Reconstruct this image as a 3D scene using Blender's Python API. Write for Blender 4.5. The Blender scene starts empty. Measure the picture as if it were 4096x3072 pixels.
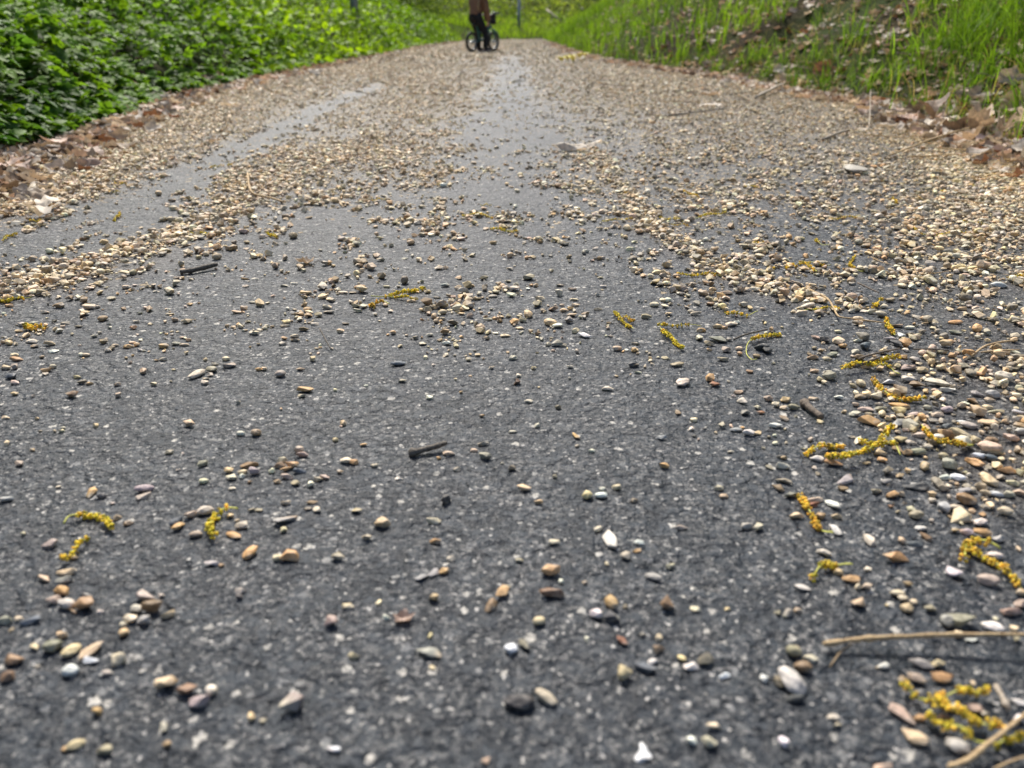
import bpy, math, random
import numpy as np
from mathutils import Vector, Matrix
R = math.radians
rng = np.random.default_rng(7)
random.seed(7)
S = bpy.context.scene
COL = S.collection

# ------------------------------------------------------------------ camera
FPX = 3078.0; HC = 0.30; PITCH = math.atan((1536-115)/FPX)
cd = bpy.data.cameras.new('camera'); cam = bpy.data.objects.new('camera', cd); COL.objects.link(cam)
cam.location = (0, 0, HC); cam.rotation_euler = (math.pi/2-PITCH, 0, 0)
cd.sensor_width = 36; cd.lens = 36*FPX/4096; cd.clip_start = .02; cd.clip_end = 600
cd.dof.use_dof = True; cd.dof.focus_distance = 0.88; cd.dof.aperture_fstop = 6.6; cd.dof.aperture_blades = 0
S.camera = cam
# ------------------------------------------------------------------ light
SUN_EL, SUN_AZ = R(48), R(-14)          # azimuth from straight ahead (+Y), towards +X when positive
W = bpy.data.worlds.new('World'); S.world = W; W.use_nodes = True
nt = W.node_tree; bg = nt.nodes['Background']
sky = nt.nodes.new('ShaderNodeTexSky'); sky.sky_type = 'NISHITA'; sky.sun_disc = False
sky.sun_elevation = SUN_EL; sky.sun_rotation = SUN_AZ; sky.air_density = 1.0; sky.dust_density = 3.0; sky.ozone_density = 1.0
nt.links.new(sky.outputs[0], bg.inputs[0]); bg.inputs[1].default_value = 0.105
sd = bpy.data.lights.new('sun', 'SUN'); sd.energy = 4.0; sd.angle = R(11); sd.color = (1, .95, .87)
so = bpy.data.objects.new('sun', sd); COL.objects.link(so)
sdir = Vector((math.sin(SUN_AZ)*math.cos(SUN_EL), math.cos(SUN_AZ)*math.cos(SUN_EL), math.sin(SUN_EL)))
so.rotation_euler = sdir.to_track_quat('Z', 'Y').to_euler(); so.location = (0, 0, 20)
S.view_settings.view_transform = 'Standard'; S.view_settings.look = 'None'
S.view_settings.exposure = 0.55; S.view_settings.gamma = 1
try:
    S.cycles.max_bounces = 6; S.cycles.transparent_max_bounces = 4; S.cycles.caustics_reflective = False; S.cycles.caustics_refractive = False
except Exception: pass

# ------------------------------------------------------------------ helpers
cp, sp_ = math.cos(PITCH), math.sin(PITCH)
def px2g(x, y, z=0.0):
    "a photograph pixel to the point of the ground it shows, and its depth"
    u = (x-2048)/FPX; v = -(y-1536)/FPX
    d = (u, cp+v*sp_, -sp_+v*cp)
    t = (z-HC)/d[2]
    return Vector((d[0]*t, d[1]*t, z)), t
def g2px(X, Y, Z=0.0):
    dz = Y*cp - (Z-HC)*sp_; v = Y*sp_ + (Z-HC)*cp
    return 2048+FPX*X/dz, 1536-FPX*v/dz, dz
def vnoise(x, y, seed=0):
    x = np.asarray(x, float); y = np.asarray(y, float)
    xi = np.floor(x).astype(np.int64); yi = np.floor(y).astype(np.int64)
    fx = x-xi; fy = y-yi; fx = fx*fx*(3-2*fx); fy = fy*fy*(3-2*fy)
    def h(a, b):
        n = (a*374761393 + b*668265263 + seed*1442695041) & 0x7fffffff
        n = ((n ^ (n >> 13))*1274126177) & 0x7fffffff
        return ((n ^ (n >> 16)) & 0xffff)/65535.0
    return (h(xi, yi)*(1-fx)+h(xi+1, yi)*fx)*(1-fy)+(h(xi, yi+1)*(1-fx)+h(xi+1, yi+1)*fx)*fy
def fbm(x, y, seed=0, o=3):
    s = 0; a = .5; t = 0
    for k in range(o):
        s = s + a*vnoise(x*2**k, y*2**k, seed+k*17); t += a; a *= .5
    return s/t
def mk(name, V, F, mat, parent=None, cols=None, smooth=True, loc=None, uv=None):
    "ONE mesh object from arrays; F is (n,3) or (n,4)"
    V = np.asarray(V, np.float32); F = np.asarray(F, np.int32)
    me = bpy.data.meshes.new(name)
    me.vertices.add(len(V)); me.vertices.foreach_set('co', V.ravel())
    k = F.shape[1]
    me.loops.add(F.size); me.loops.foreach_set('vertex_index', F.ravel())
    me.polygons.add(len(F)); me.polygons.foreach_set('loop_start', np.arange(0, F.size, k, dtype=np.int32))
    me.polygons.foreach_set('loop_total', np.full(len(F), k, np.int32))
    me.polygons.foreach_set('use_smooth', np.full(len(F), smooth, bool))
    if cols is not None:
        cols = np.asarray(cols, np.float32)
        if cols.ndim == 1: cols = np.tile(cols, (len(V), 1))
        at = me.color_attributes.new('Col', 'FLOAT_COLOR', 'POINT')
        at.data.foreach_set('color', np.concatenate([cols, np.ones((len(V), 1), np.float32)], 1).ravel())
    me.update(calc_edges=True); me.validate()
    if mat: me.materials.append(mat)
    o = bpy.data.objects.new(name, me); COL.objects.link(o)
    if loc is not None: o.location = loc
    if parent: o.parent = parent
    return o
def empty(name, loc, rz=0):
    o = bpy.data.objects.new(name, None); COL.objects.link(o); o.location = loc; o.rotation_euler.z = rz
    o.empty_display_size = .01; return o
def tag(o, label=None, cat=None, group=None, kind=None):
    if label: o['label'] = label
    if cat: o['category'] = cat
    if group: o['group'] = group
    if kind: o['kind'] = kind
    return o
class MB:
    def __init__(s): s.v = []; s.f = []; s.c = []; s.n = 0
    def add(s, V, F, c=None):
        V = np.asarray(V, float); F = np.asarray(F, int)
        s.v.append(V); s.f.append(F+s.n); s.n += len(V)
        if c is not None:
            c = np.asarray(c, float); s.c.append(np.tile(c, (len(V), 1)) if c.ndim == 1 else c)
    def build(s, name, mat, parent=None, smooth=True, loc=None):
        return mk(name, np.concatenate(s.v), np.concatenate(s.f), mat, parent, np.concatenate(s.c) if s.c else None, smooth, loc)
def ico(n):
    t = (1+5**.5)/2
    v = [(-1,t,0),(1,t,0),(-1,-t,0),(1,-t,0),(0,-1,t),(0,1,t),(0,-1,-t),(0,1,-t),(t,0,-1),(t,0,1),(-t,0,-1),(-t,0,1)]
    v = [np.array(a)/np.linalg.norm(a) for a in v]
    f = [(0,11,5),(0,5,1),(0,1,7),(0,7,10),(0,10,11),(1,5,9),(5,11,4),(11,10,2),(10,7,6),(7,1,8),(3,9,4),(3,4,2),(3,2,6),(3,6,8),(3,8,9),(4,9,5),(2,4,11),(6,2,10),(8,6,7),(9,8,1)]
    for _ in range(n):
        m = {}; g = []
        def mid(a, b):
            k = (min(a, b), max(a, b))
            if k not in m:
                p = v[a]+v[b]; v.append(p/np.linalg.norm(p)); m[k] = len(v)-1
            return m[k]
        for a, b, c in f:
            ab, bc, ca = mid(a, b), mid(b, c), mid(c, a)
            g += [(a, ab, ca), (b, bc, ab), (c, ca, bc), (ab, bc, ca)]
        f = g
    return np.array(v), np.array(f)
ICO = [ico(k) for k in range(4)]
def rock(level, angular, r):
    "a unit stone: sphere cut by soft planes"
    V, F = ICO[level]; V = V.copy()
    k = r.integers(6, 11) if angular else r.integers(7, 13); N = r.normal(size=(k, 3)); N /= np.linalg.norm(N, axis=1)[:, None]
    D = r.uniform(.45, .92, k) if angular else r.uniform(.72, 1.0, k)
    dots = V@N.T
    rad = np.where(dots > .05, D/np.maximum(dots, .05), 9)
    sh = 70. if angular else 18.
    rr = -np.log(np.exp(-sh*rad).sum(1)+np.exp(-sh*1.0))/sh
    V = V*np.clip(rr, .3, 1.1)[:, None]
    if angular:
        lp = r.uniform(0, 6, 3); V = V*(1+.16*np.sin(V[:, 0]*2.6+lp[0])*np.sin(V[:, 1]*2.9+lp[1])+.10*np.sin(V[:, 2]*3.1+lp[2]+V[:, 0]*1.7))[:, None]
        V[:, 1] *= 1+r.uniform(-.35, .35)*V[:, 0]; V[:, 0] += r.uniform(-.3, .3)*V[:, 1]; V[:, 2] *= 1+r.uniform(-.4, .4)*V[:, 0]
    if level >= 2:
        ph = r.uniform(0, 6, 6)
        d = (np.sin(V[:, 0]*5+ph[0])*np.sin(V[:, 1]*6+ph[1])*np.sin(V[:, 2]*5+ph[2]))*.07 + np.sin(V[:, 0]*13+ph[3])*np.sin(V[:, 1]*12+ph[4])*np.sin(V[:, 2]*14+ph[5])*.025
        V = V*(1+d)[:, None]
    V /= np.abs(V).max(0)[None, :]
    return V, F
import bmesh
def hullrock(r, n=15, bev=0.0, flat=1.0):
    "a broken chip: the hull of a few random points, its edges worn where bev > 0"
    P = r.normal(size=(n, 3)); P /= np.linalg.norm(P, axis=1)[:, None]; P *= r.uniform(.72, 1.05, (n, 1)); P[:, 2] *= flat
    P[:, 1] *= 1+r.uniform(-.35, .35)*P[:, 0]; P[:, 0] += r.uniform(-.25, .25)*P[:, 1]
    P /= np.abs(P).max(0)[None, :]
    bm = bmesh.new()
    for p in P: bm.verts.new(p)
    g_ = bmesh.ops.convex_hull(bm, input=bm.verts[:]); bad = [v for v in bm.verts if not v.link_faces]; bmesh.ops.delete(bm, geom=bad, context='VERTS')
    if bev:
        bmesh.ops.dissolve_limit(bm, angle_limit=R(14), verts=bm.verts[:], edges=bm.edges[:])
        bmesh.ops.bevel(bm, geom=bm.edges[:], offset=bev, offset_type='OFFSET', segments=2, profile=.6, affect='EDGES', clamp_overlap=True)
    bmesh.ops.triangulate(bm, faces=bm.faces[:]); bmesh.ops.recalc_face_normals(bm, faces=bm.faces[:]); bm.verts.index_update()
    V = np.array([v.co[:] for v in bm.verts]); F = np.array([[v.index for v in f.verts] for f in bm.faces]); bm.free()
    V /= np.abs(V).max(0)[None, :]
    return V, F
def tube(P, rad, n=6):
    P = np.asarray(P, float); m = len(P); rad = np.full(m, rad) if np.isscalar(rad) else np.asarray(rad, float)
    T = np.gradient(P, axis=0); T /= np.linalg.norm(T, axis=1)[:, None]+1e-12
    up = np.array([0, 0, 1.]) if abs(T[0, 2]) < .9 else np.array([1., 0, 0])
    A = np.cross(T, up); A /= np.linalg.norm(A, axis=1)[:, None]+1e-12; B = np.cross(A, T)
    a = np.arange(n)*2*math.pi/n
    V = (P[:, None, :]+rad[:, None, None]*(np.cos(a)[None, :, None]*A[:, None, :]+np.sin(a)[None, :, None]*B[:, None, :])).reshape(-1, 3)
    F = []
    for i in range(m-1):
        for j in range(n):
            p, q = i*n+j, i*n+(j+1) % n; F += [(p, q, q+n), (p, q+n, p+n)]
    V = np.concatenate([V, P[:1], P[-1:]]); c0, c1 = m*n, m*n+1
    for j in range(n): F += [(c0, (j+1) % n, j), (c1, (m-1)*n+j, (m-1)*n+(j+1) % n)]
    return V, np.array(F)
def spline(P, n):
    "catmull-rom through points"
    P = np.asarray(P, float); Q = np.concatenate([[2*P[0]-P[1]], P, [2*P[-1]-P[-2]]]); out = []
    for t in np.linspace(0, len(P)-1, n):
        i = min(int(t), len(P)-2); f = t-i; a, b, c, d = Q[i], Q[i+1], Q[i+2], Q[i+3]
        out.append(.5*((2*b)+(-a+c)*f+(2*a-5*b+4*c-d)*f*f+(-a+3*b-3*c+d)*f**3))
    return np.array(out)

# ------------------------------------------------------------------ materials
def mat(name):
    m = bpy.data.materials.new(name); m.use_nodes = True
    return m, m.node_tree, m.node_tree.nodes['Principled BSDF']
def N(t, kind, **kw):
    n = t.nodes.new(kind)
    for k, v in kw.items():
        if k.startswith('i_'):
            key = k[2:]; n.inputs[int(key) if key.isdigit() else key].default_value = v
        else: setattr(n, k, v)
    return n
def ramp(t, src, stops):
    n = t.nodes.new('ShaderNodeValToRGB'); e = n.color_ramp.elements
    while len(e) < len(stops): e.new(.5)
    for q, (p, c) in zip(e, stops): q.position = p; q.color = (c, c, c, 1) if np.isscalar(c) else (*c, 1)
    t.links.new(src, n.inputs[0]); return n.outputs[0]
def mix(t, f, a, b, mode='MIX'):
    n = t.nodes.new('ShaderNodeMix'); n.data_type = 'RGBA'; n.blend_type = mode
    for s, v in ((n.inputs[0], f), (n.inputs[6], a), (n.inputs[7], b)):
        if hasattr(v, 'links'): t.links.new(v, s)
        else: s.default_value = v if np.isscalar(v) else (*v, 1)
    return n.outputs[2]
def math_(t, op, a, b=0.0, c=0.0):
    n = t.nodes.new('ShaderNodeMath'); n.operation = op
    for s, v in zip(n.inputs, (a, b, c)):
        if hasattr(v, 'links'): t.links.new(v, s)
        else: s.default_value = v
    return n.outputs[0]
def objco(t): return t.nodes.new('ShaderNodeTexCoord').outputs['Object']
def noise(t, co, scale, detail=2, rough=.5, w='Fac'):
    n = N(t, 'ShaderNodeTexNoise', i_Scale=scale, i_Detail=detail, i_Roughness=rough); t.links.new(co, n.inputs['Vector']); return n.outputs[w]
def voro(t, co, scale, feature='F1', out='Distance', rnd=1.0):
    n = N(t, 'ShaderNodeTexVoronoi', feature=feature, i_Scale=scale, i_Randomness=rnd); t.links.new(co, n.inputs['Vector']); return n.outputs[out]
def bump(t, h, strength, dist, prev=None):
    n = N(t, 'ShaderNodeBump', i_Strength=strength, i_Distance=dist); t.links.new(h, n.inputs['Height'])
    if prev is not None: t.links.new(prev, n.inputs['Normal'])
    return n.outputs[0]

# stone (colour comes with each stone, mottling from noise)
M_STONE, t, b = mat('stone')
at = N(t, 'ShaderNodeAttribute', attribute_name='Col').outputs['Color']; co = objco(t)
n1 = noise(t, co, 260, 4, .65); n2 = noise(t, co, 900, 3, .6); n3 = noise(t, co, 120, 2)
c = mix(t, 1.0, at, ramp(t, n1, [(.3, .62), (.5, 1.0), (.72, 1.22)]), 'MULTIPLY')
c = mix(t, ramp(t, n3, [(.5, 0.), (.66, .55)]), c, (.42, .38, .32))
c = mix(t, ramp(t, n2, [(.60, 0.), (.72, .5)]), c, (.16, .12, .09))
t.links.new(c, b.inputs['Base Color']); b.inputs['Roughness'].default_value = .58; b.inputs['Specular IOR Level'].default_value = .35
t.links.new(bump(t, n2, .35, .0006, bump(t, n1, .5, .0012)), b.inputs['Normal'])

# asphalt
M_ASPH, t, b = mat('asphalt'); co = objco(t)
g = N(t, 'ShaderNodeAttribute', attribute_name='Col').outputs['Color']
sep = N(t, 'ShaderNodeSeparateColor'); t.links.new(g, sep.inputs[0]); dens, far, grit = sep.outputs[0], sep.outputs[1], sep.outputs[2]
wob = N(t, 'ShaderNodeVectorMath', operation='MULTIPLY_ADD'); nz = noise(t, co, 330, 2, .6, 'Color')
t.links.new(nz, wob.inputs[0]); wob.inputs[1].default_value = (.0075, .0075, 0); t.links.new(co, wob.inputs[2]); cw = wob.outputs[0]
base = ramp(t, noise(t, co, 55, 3, .6), [(.3, (.009, .013, .019)), (.7, (.021, .028, .037))])
vb = N(t, 'ShaderNodeSeparateColor'); t.links.new(voro(t, cw, 130, 'F1', 'Color'), vb.inputs[0])
base = mix(t, ramp(t, vb.outputs[0], [(.45, 0.), (.9, .75)]), base, (.046, .056, .068))
base = mix(t, ramp(t, noise(t, co, 5, 3), [(.4, 0.), (.7, .35)]), base, (.040, .045, .052))
# pale film of worn binder in small irregular patches
film = math_(t, 'MULTIPLY', ramp(t, noise(t, cw, 210, 5, .75), [(.50, 0.), (.58, 1.)]), ramp(t, noise(t, co, 1000, 2, .7), [(.42, .0), (.55, 1.)]))
film = math_(t, 'MULTIPLY', film, ramp(t, noise(t, co, 34, 3), [(.35, .25), (.6, 1.)]))
c = mix(t, math_(t, 'MULTIPLY', film, .9), base, (.31, .30, .285))
# larger aggregate faces showing through
vc = voro(t, cw, 135, 'F1', 'Color'); vd = voro(t, cw, 135, 'F1', 'Distance')
s2 = N(t, 'ShaderNodeSeparateColor'); t.links.new(vc, s2.inputs[0])
pick = math_(t, 'GREATER_THAN', s2.outputs[0], .80); rad = math_(t, 'MULTIPLY_ADD', s2.outputs[1], .30, .14)
agg = math_(t, 'MULTIPLY', pick, ramp(t, math_(t, 'SUBTRACT', rad, vd), [(.0, 0.), (.06, 1.)]))
ac = mix(t, s2.outputs[2], (.16, .165, .17), (.56, .53, .47))
c = mix(t, math_(t, 'MULTIPLY', agg, .88), c, ac)
vc3 = voro(t, cw, 310, 'F1', 'Color'); vd3 = voro(t, cw, 310, 'F1', 'Distance'); s3 = N(t, 'ShaderNodeSeparateColor'); t.links.new(vc3, s3.inputs[0])
ag3 = math_(t, 'MULTIPLY', math_(t, 'GREATER_THAN', s3.outputs[0], .80), ramp(t, math_(t, 'SUBTRACT', .36, vd3), [(.0, 0.), (.08, 1.)]))
c = mix(t, math_(t, 'MULTIPLY', ag3, .8), c, mix(t, s3.outputs[1], (.22, .22, .21), (.66, .63, .58)))
# grit and trodden-in gravel, by the density of the gravel on top
vg = voro(t, co, 150, 'F1', 'Color'); vgd = voro(t, co, 150, 'F1', 'Distance'); sg = N(t, 'ShaderNodeSeparateColor'); t.links.new(vg, sg.inputs[0])
gc = mix(t, sg.outputs[1], (.26, .20, .13), (.70, .59, .42)); gc = mix(t, ramp(t, vgd, [(.35, 0.), (.65, .7)]), gc, (.09, .07, .05))
keep = math_(t, 'LESS_THAN', sg.outputs[2], far)
c = mix(t, keep, c, gc)
c = mix(t, math_(t, 'MULTIPLY', grit, ramp(t, noise(t, co, 400, 3, .7), [(.35, 0.), (.6, .8)])), c, (.13, .11, .09))
t.links.new(c, b.inputs['Base Color'])
t.links.new(ramp(t, noise(t, co, 260, 3, .6), [(.3, .30), (.7, .62)]), b.inputs['Roughness']); t.links.new(math_(t, 'MULTIPLY_ADD', keep, -.26, .32), b.inputs['Specular IOR Level'])
hs = voro(t, cw, 170, 'SMOOTH_F1', 'Distance'); hb = noise(t, co, 110, 4, .65)
nb = bump(t, noise(t, co, 45, 3, .6), 1.0, .011); nb = bump(t, hb, 1.0, .0060, nb); nb = bump(t, hs, .9, .0026, nb); nb = bump(t, noise(t, co, 900, 3), .8, .0009, nb)
t.links.new(nb, b.inputs['Normal'])

# soil under the plants
M_SOIL, t, b = mat('soil'); co = objco(t)
c = ramp(t, noise(t, co, 14, 6, .7), [(.3, (.012, .010, .006)), (.55, (.035, .026, .016)), (.75, (.09, .062, .038))])
c = mix(t, ramp(t, noise(t, co, 1.3, 4), [(.45, 0.), (.62, .7)]), c, (.035, .06, .015))
t.links.new(c, b.inputs['Base Color']); b.inputs['Roughness'].default_value = .95; b.inputs['Specular IOR Level'].default_value = .05; t.links.new(bump(t, noise(t, co, 30, 6, .7), 1, .02), b.inputs['Normal'])

def leafmat(name, trans=.45, rough=.6, nscale=40, tint=(1.2, 1.2, .5), spec=.28):
    m, t, b = mat(name); at = N(t, 'ShaderNodeAttribute', attribute_name='Col').outputs['Color']; co = objco(t)
    c = mix(t, 1.0, at, ramp(t, noise(t, co, nscale, 3), [(.3, .75), (.7, 1.25)]), 'MULTIPLY')
    t.links.new(c, b.inputs['Base Color']); b.inputs['Roughness'].default_value = rough; b.inputs['Specular IOR Level'].default_value = spec
    tr = N(t, 'ShaderNodeBsdfTranslucent'); t.links.new(mix(t, 1.0, c, tint, 'MULTIPLY'), tr.inputs[0])
    mx = N(t, 'ShaderNodeMixShader'); mx.inputs[0].default_value = trans
    t.links.new(b.outputs[0], mx.inputs[1]); t.links.new(tr.outputs[0], mx.inputs[2])
    t.links.new(mx.outputs[0], t.nodes['Material Output'].inputs[0]); return m
M_GREEN = leafmat('green_leaf'); M_GRASS = leafmat('grass_blade', .5, .55, 25)
M_DEAD = leafmat('dead_leaf', .22, .6, 90, (1.05, .92, .75), .3)
M_FLOWER = leafmat('catkin_flower', .3, .7, 700, (1.2, 1.1, .5), .2)
def simple(name, colr, rough=.6, metal=0, spec=.5, nscale=None, amp=.3, bmp=0):
    m, t, b = mat(name); co = objco(t)
    if nscale:
        n = noise(t, co, nscale, 4, .6)
        t.links.new(mix(t, 1.0, colr, ramp(t, n, [(.25, 1-amp), (.75, 1+amp)]), 'MULTIPLY'), b.inputs['Base Color'])
        if bmp: t.links.new(bump(t, n, .8, bmp), b.inputs['Normal'])
    else: b.inputs['Base Color'].default_value = (*colr, 1)
    b.inputs['Roughness'].default_value = rough; b.inputs['Metallic'].default_value = metal; b.inputs['Specular IOR Level'].default_value = spec
    return m
def barkmat(name, a, c_, scale):
    m, t, b = mat(name); co = objco(t); mp = N(t, 'ShaderNodeMapping'); mp.inputs['Scale'].default_value = (1, 1, 1); t.links.new(co, mp.inputs[0])
    n = noise(t, mp.outputs[0], scale, 5, .7)
    t.links.new(ramp(t, n, [(.3, a), (.7, c_)]), b.inputs['Base Color']); b.inputs['Roughness'].default_value = .8
    t.links.new(bump(t, n, 1, .4/scale), b.inputs['Normal']); return m
M_STRAW = barkmat('straw', (.30, .19, .09), (.62, .47, .27), 350)
M_STEMY = simple('catkin_stem', (.58, .58, .10), .55, nscale=300)
M_TWIG_DARK = barkmat('dark_bark', (.022, .018, .015), (.22, .19, .15), 420)
M_TWIG = barkmat('twig_bark', (.05, .035, .024), (.26, .21, .16), 420)
M_TRUNK = barkmat('trunk_bark', (.03, .024, .018), (.13, .11, .085), 14)
M_WOOD = barkmat('pale_wood', (.25, .19, .13), (.60, .53, .43), 260)

# ------------------------------------------------------------------ lie of the land
LE = [(-10, 760), (0, 700), (330, 560), (700, 395), (1200, 285), (1560, 215), (1700, 185), (1850, 165)]
RE = [(4300, 720), (4096, 650), (3500, 430), (2800, 300), (2400, 240), (2300, 215), (2200, 175), (2160, 155)]
def edge(tab):
    P = [px2g(*p)[0] for p in tab]
    return np.array([p.y for p in P]), np.array([p.x for p in P])
lY, lX = edge(LE); rY, rX = edge(RE)
def bend(y): return np.where(y > 22, ((y-22)/6.)**2*3.2, 0)
def xl(y): return np.interp(y, lY, lX) + np.where(y > lY[-1], bend(y)-bend(lY[-1]), 0)
def xr(y): return np.interp(y, rY, rX) + np.where(y > rY[-1], bend(y)-bend(rY[-1])+.02*(y-rY[-1]), 0)
def height(x, y):
    x = np.asarray(x, float); y = np.asarray(y, float)
    dl = np.maximum(xl(y)-x, 0); dr = np.maximum(x-xr(y), 0)
    dl = np.maximum(dl-.06, 0); dr = np.maximum(dr-.10, 0)
    def prof(d, s, top): return top*(1-np.exp(-(s*d)/top))*np.clip(d/.25, 0, 1)**.4
    sl = .62-.47*np.clip((y-21)/6, 0, 1); sr = .60-.45*np.clip((y-27)/4, 0, 1)
    h = prof(dl, sl, 4.2)+prof(dr, sr, 4.0)
    off = np.clip((dl+dr)/.3, 0, 1)
    h = h + off*(.05*(fbm(x*1.4, y*1.4, 5)-.5)+.16*(fbm(x*2.6, y*2.6, 6, 2)-.5)*np.clip((y+2)/3, 0, 1)*(x > 0)+.16*(fbm(x*.5, y*.5, 9)-.5)*np.clip((dl+dr), 0, 1))
    h = h + off*np.clip((y-34), 0, 60)*.07
    return h - .004
# ground sheet
xs = np.concatenate([-np.geomspace(180, 7, 24), np.arange(-6.8, 6.9, .1), np.geomspace(7, 180, 24)])
ys = np.concatenate([-np.geomspace(180, 3, 16), np.arange(-2.8, 14, .12), np.arange(14, 45, .5), np.geomspace(45.5, 260, 24)])
X, Y = np.meshgrid(xs, ys); Z = height(X, Y)
nx, ny = len(xs), len(ys); idx = np.arange(nx*ny).reshape(ny, nx)
F = np.stack([idx[:-1, :-1], idx[:-1, 1:], idx[1:, 1:], idx[1:, :-1]], -1).reshape(-1, 4)
tag(mk('ground', np.stack([X, Y, Z], -1).reshape(-1, 3), F, M_SOIL), kind='structure')

# gravel density over the path (0 bare .. 9 covered), read at stations of the path
ROWS = [185, 278, 370, 444, 537, 611, 685, 760, 833, 907, 981, 1055, 1130, 1204, 1278, 1370, 1481, 1611, 1740, 1907, 2074, 2277, 2592, 3100]
DM = [[9]*7+[8,8]+[9]*7,
 [9]*6+[8,6,6,8]+[9]*6,
 [9,9,9,9,8,5,8,6,4,8,8,8,8,9,9,9],
 [9,9,9,9,6,7,8,6,3,6,8,8,8,9,9,9],
 [9,9,9,8,3,7,8,6,3,5,7,8,8,9,9,9],
 [9,9,9,3,7,7,6,5,3,5,7,7,7,8,9,9],
 [9,9,5,7,6,6,5,6,4,5,6,6,7,8,9,9],
 [9,8,2,7,6,4,4,4,3,6,7,7,7,7,8,9],
 [8,3,1.5,6,3,2,2,2,2,4,6,6,6,7,8,9],
 [4,1,3,4,1.5,1,2,2,2,3,6,5,3,6,8,9],
 [1,2,7,2,1,1,2,1,1,2,4,5,2,4,8,8],
 [3,7,5,.7,.7,1,1,.5,.5,1.5,3,5,3,5,7,7],
 [7,6,1,.7,.4,.7,.8,1.2,1,1,3,6,5,5,5,6],
 [4,1.5,.4,.4,.6,.8,.8,1,.8,1,2.5,4,4.5,3,6,6],
 [.7,.4,.4,.4,.6,.6,.5,1,1,.6,1,1.2,1.3,1,5,7],
 [.5,.5,.4,.4,.4,.4,.4,.4,.4,.4,1,.8,.5,3.5,4.5,6],
 [.4,.4,.3,.4,.4,.3,.3,.3,.3,.3,.3,.5,.7,5,6.5,7],
 [.3,.3,.3,.3,.3,.3,.3,.3,.3,.3,.3,.4,.7,3,5,6],
 [.3,.3,.3,.3,.3,.3,.3,.3,.3,.3,.3,.3,.5,2,5,8],
 [.3,.3,.3,.3,.3,.3,.3,.3,.3,.3,.3,.3,.5,1.2,3.5,8],
 [.3,.3,.3,.3,.3,.3,.3,.3,.3,.3,.3,.3,.4,.7,1.5,5],
 [.3,.3,.3,.3,.3,.3,.3,.3,.3,.3,.3,.3,.3,.4,.5,1],
 [.3]*16, [.3]*16]
DM = np.array(DM, float)
for _i, _y in enumerate(ROWS):
    if 600 < _y < 1300:
        DM[_i, :9] = np.minimum(DM[_i, :9]*1.15+.4, 9); DM[_i, 9:14] = DM[_i, 9:14]*.82
    elif 400 < _y <= 600: DM[_i, 4:14] *= .82
for _i, _y in enumerate(ROWS):
    if _y >= 1450: DM[_i] = np.where(DM[_i] < .8, DM[_i]*.18, DM[_i])
def near_line(u, v, pts):
    "signed closeness to a polyline drawn along the path: 1 on it, 0 at its half width"
    out = np.full(u.shape, -9.)
    for (x0, y0, w0), (x1, y1, w1) in zip(pts[:-1], pts[1:]):
        k = 1.8; dx, dy = x1-x0, (y1-y0)*k; t_ = np.clip(((u-x0)*dx+(v-y0)*k*dy)/(dx*dx+dy*dy), 0, 1)
        out = np.maximum(out, 1-np.hypot(u-(x0+t_*dx), (v-y0)*k-t_*dy)/(w0+t_*(w1-w0)))
    return out
TRACKS = [[(1500, 350, 34), (1290, 430, 44), (1000, 590, 66), (880, 650, 80), (620, 790, 130), (380, 870, 150), (60, 1010, 170)],
          [(2045, 250, 70), (2040, 330, 110), (2030, 420, 170), (2010, 520, 220), (2010, 620, 260), (1990, 760, 330)]]
RIDGES = [[(-60, 1190, 100), (300, 1085, 120), (560, 985, 90), (760, 930, 70), (1000, 800, 80), (1200, 690, 90), (1500, 560, 100)], [(2380, 640, 110), (2600, 900, 90), (2900, 1090, 130), (3200, 1180, 130)]]
def density(x, y):
    x = np.asarray(x, float); y = np.maximum(np.asarray(y, float), .16)
    u, v, dz = g2px(x, y); u = np.clip((u-128)/256, 0, 14.999); v = np.clip(np.interp(v, ROWS, np.arange(len(ROWS))), 0, len(ROWS)-1.001)
    i = v.astype(int); j = u.astype(int); fi = v-i; fj = u-j
    d0 = (DM[i, j]*(1-fj)+DM[i, j+1]*fj)*(1-fi)+(DM[i+1, j]*(1-fj)+DM[i+1, j+1]*fj)*fi
    uu, vv, dz = g2px(x, y); wob_ = (fbm(np.asarray(x)*9, np.asarray(y)*6, 55)-.5)*1.2
    for T_ in TRACKS: d0 = d0*(1-np.clip((near_line(uu, vv, T_)+wob_*1.1)*1.7, 0, .68))
    for T_ in RIDGES: d0 = np.maximum(d0, 8.6*np.clip((near_line(uu, vv, T_)+wob_)*1.6, 0, 1))
    return d0
# path sheet: edges wander a little under the litter
py = np.concatenate([np.arange(-8, 0, .5), np.arange(0, 4, .025), np.arange(4, 12, .1), np.arange(12, 46, .5)])
pu = np.linspace(0, 1, 91)
PY, PU = np.meshgrid(py, pu, indexing='ij')
a_, b_ = xl(PY)-.12, xr(PY)+.14
PX = a_+(b_-a_)*PU
dn = density(PX, PY)
cols = np.stack([dn/9, np.clip((PY-.9)/2.5, 0, 1)*np.clip(dn/9*1.1-.18, 0, .93), np.clip((dn-3)/6, 0, 1)], -1).reshape(-1, 3)
n0, n1_ = PY.shape; idx = np.arange(n0*n1_).reshape(n0, n1_)
F = np.stack([idx[:-1, :-1], idx[:-1, 1:], idx[1:, 1:], idx[1:, :-1]], -1).reshape(-1, 4)
wav = .004*(fbm(PX*3, PY*3, 3)-.5)*0
tag(mk('path', np.stack([PX, PY, wav], -1).reshape(-1, 3), F, M_ASPH, cols=cols), kind='structure')

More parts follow.
